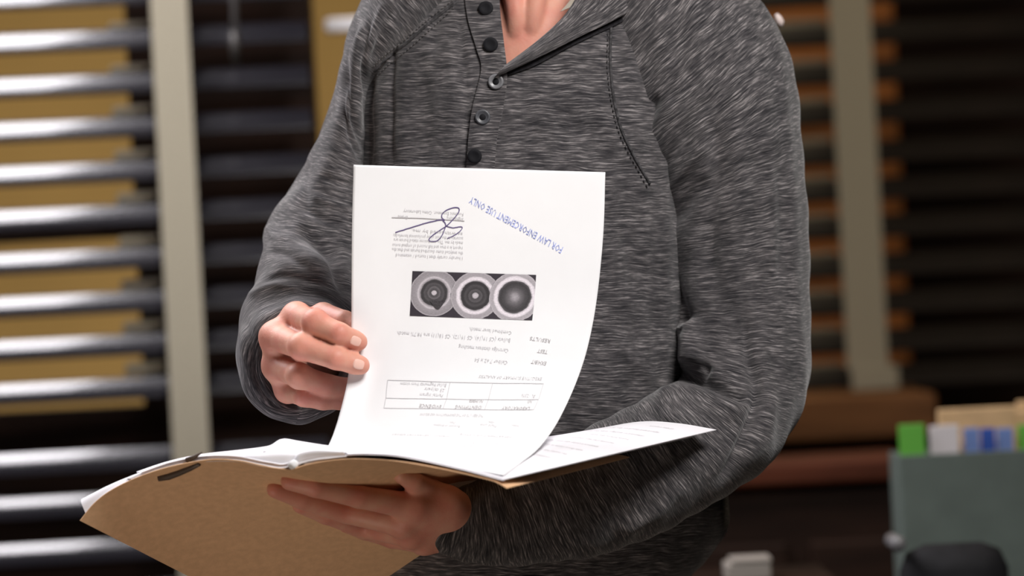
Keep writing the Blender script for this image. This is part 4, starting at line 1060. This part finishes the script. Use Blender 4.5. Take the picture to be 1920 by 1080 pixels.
add_tube([P(985, 1110, 0.21), P(985, 900, 0.21), P(980, 600, 0.205), P(985, 330, 0.205), P(990, 190, 0.203), P(995, 90, 0.202), P(1000, 10, 0.202), P(998, -80, 0.20), P(985, -190, 0.19), P(975, -290, 0.185)], [0.07, 0.08, 0.08, 0.085, 0.088, 0.084, 0.076, 0.066, 0.058, 0.058], 48)
add_tube([P(780, 60, 0.22), P(1000, 30, 0.225), P(1250, 50, 0.22)], [0.040, 0.055, 0.040])
def add_ell(c, ax, seg=40):
    vs, fs = [], []
    nb = 24
    for j in range(nb + 1):
        b_ = -math.pi / 2 + math.pi * j / nb
        for i in range(seg):
            a = 2 * math.pi * i / seg
            vs.append(c + R_ * ax[0] * math.cos(b_) * math.cos(a) + F_ * ax[1] * math.cos(b_) * math.sin(a) + U_ * ax[2] * math.sin(b_))
    fs = gridfaces(nb + 1, seg, True) + [tuple(range(seg)), tuple(range(nb * seg, (nb + 1) * seg))]
    add(vs, fs)
hc = P(955, -395, 0.165)
add_ell(hc, (0.076, 0.095, 0.098)); add_ell(hc + np.array([-0.004, -0.030, -0.065]), (0.058, 0.062, 0.062))
add_ell(hc + np.array([-0.006, -0.094, -0.030]), (0.013, 0.022, 0.024)); add_ell(hc + np.array([-0.006, -0.085, -0.066]), (0.026, 0.014, 0.011))
for sx in (-1, 1): add_ell(hc + np.array([sx * 0.076, 0.005, -0.02]), (0.010, 0.018, 0.032)); add_ell(hc + np.array([sx * 0.032 - 0.004, -0.080, 0.008]), (0.022, 0.014, 0.008))
for (x0_, x1_, x2_) in ((1062, 1022, 1000), (930, 950, 968)):        # the two cords of the neck
    add_tube([P(x0_, -200, 0.165), P(x1_, -70, 0.146), P(x2_, 30, 0.139), P(x2_ - 4, 110, 0.150)], [0.012, 0.013, 0.010, 0.010], 20)
bmesh.ops.recalc_face_normals(bmB, faces=bmB.faces[:])
body_ = bmobj('body', bmB, M_SKIN, None, True)
rmod = body_.modifiers.new('grow', 'REMESH'); rmod.mode = 'VOXEL'; rmod.voxel_size = 0.0017; rmod.use_smooth_shade = True
smod = body_.modifiers.new('soften', 'SMOOTH'); smod.factor = 0.5; smod.iterations = 3
dg_ = bpy.context.evaluated_depsgraph_get(); dg_.update()
me2 = bpy.data.meshes.new_from_object(body_.evaluated_get(dg_)); body_.modifiers.clear(); body_.data = me2
me2.polygons.foreach_set('use_smooth', [True] * len(me2.polygons)); me2.materials.clear(); me2.materials.append(M_SKIN)
co_ = np.zeros(len(me2.vertices) * 3, np.float32); me2.vertices.foreach_get('co', co_); co_ = co_.reshape(-1, 3)
rud = np.zeros(len(co_))
for ch_ in (I_, Mi, Ri, Li, Il, Ml, Rl, Ll):
    for q_, (c_, r_) in enumerate(ch_):
        rud = np.maximum(rud, (0.55 if q_ in (0, 1) else 0.4 if q_ == 2 else 0.5) * np.exp(-((np.linalg.norm(co_ - (c_ - F_ * r_ * 0.7), axis=1) / (r_ * 0.85)) ** 2)))
rud = np.maximum(rud, 0.35 * np.exp(-((np.linalg.norm(co_ - P(1000, 80, 0.11), axis=1) / 0.05) ** 2)))
me2.attributes.new('ruddy', 'FLOAT', 'POINT').data.foreach_set('value', rud.astype(np.float32))
body_.parent = person; body_.matrix_parent_inverse = person.matrix_world.inverted()
bpy.context.view_layer.update()
BT = bvh_of(body_)
def nail(px, py, dirx, diry, ln, wd):
    h = cast([BT], px, py)
    if h is None: return
    c = h[0]; n = h[1]; n = n if n @ F_ < 0 else -n
    t = V3(dirx, diry); t = t - n * (t @ n); t /= np.linalg.norm(t); s_ = np.cross(n, t)
    vs = []; na, nb = 13, 11
    for j in range(na):
        for i in range(nb):
            a = (j / (na - 1) - 0.5) * 2; b_ = (i / (nb - 1) - 0.5) * 2
            w_ = math.sqrt(max(0.0, 1 - abs(a) ** 3.2)) * wd / 2
            q = c + t * a * ln / 2 + s_ * b_ * w_
            # wrap over the finger tip and lift a touch
            hh_ = BT.find_nearest(Vector(q)); qn = np.array(hh_[0]); nn = np.array(hh_[1])
            vs.append(qn + nn * (0.0007 if max(abs(a), abs(b_)) < 0.95 else -0.0004))
    o = mesh('fingernail', vs, gridfaces(na, nb), M_NAIL, body_, True); o['label'] = 'pale pink nail'
nail(667, 640, 1, 0.40, 0.0105, 0.0098); nail(673, 683, 1, 0.28, 0.0112, 0.0104)

# hair, eyes (the head is above the frame)
hv_ = []
for j in range(21):
    b_ = -0.35 + (math.pi / 2 + 0.35) * j / 20
    for i in range(48):
        a = 2 * math.pi * i / 48; fr = 0.55 * max(0, -math.sin(a)) ** 2
        bb = max(b_, -0.35 + fr * 1.9); bb = b_ * (1 - 0) if b_ > bb else bb
        hv_.append(hc + R_ * 0.082 * math.cos(bb) * math.cos(a) + F_ * (0.101 * math.cos(bb) * math.sin(a) + 0.004) + U_ * 0.106 * math.sin(bb))
mesh('hair', hv_, gridfaces(21, 48, True), M_HAIR, person, True)
M_EYE = mat('eye_white', (0.8, 0.78, 0.75), 0.2, 0.5)
for sx in (-1, 1):
    c = hc + np.array([sx * 0.031 - 0.004, -0.078, -0.010]); tube('eye', [c + [0, 0.014, 0], c + [0, 0.004, 0], c + [0, -0.004, 0], c + [0, -0.008, 0]], [0.004, 0.011, 0.011, 0.003], M_EYE, body_, 16)

# trousers and shoes down to the floor (below the frame)
hip = P(990, 1120, 0.2)
bt = bmesh.new()
for sx in (-1, 1):
    o = tube('tmp', [(hip[0] + sx * 0.03, hip[1], hip[2]), (hip[0] + sx * 0.085, hip[1], hip[2] - 0.12), (hip[0] + sx * 0.10, hip[1] - 0.005, 0.50), (hip[0] + sx * 0.11, hip[1] + 0.015, 0.06)], [0.10, 0.098, 0.068, 0.056], None, None, 28)
    bt.from_mesh(o.data); bpy.data.objects.remove(o)
o = bmobj('trousers', bt, M_TROUS, person, True)
o = tube('belt_line', [(hip[0], hip[1], hip[2] - 0.09), (hip[0], hip[1], hip[2] + 0.01), (hip[0], hip[1], hip[2] + 0.05)], [0.115, 0.105, 0.08], M_TROUS, person, 32)
for sx in (-1, 1):
    cx = hip[0] + sx * 0.11
    tube('shoe', [(cx, hip[1] + 0.07, 0.045), (cx, hip[1] + 0.03, 0.05), (cx, hip[1] - 0.06, 0.042), (cx + sx * 0.01, hip[1] - 0.14, 0.033), (cx + sx * 0.012, hip[1] - 0.19, 0.028)], [0.036, 0.046, 0.042, 0.034, 0.02], M_SHOE, person, 20)
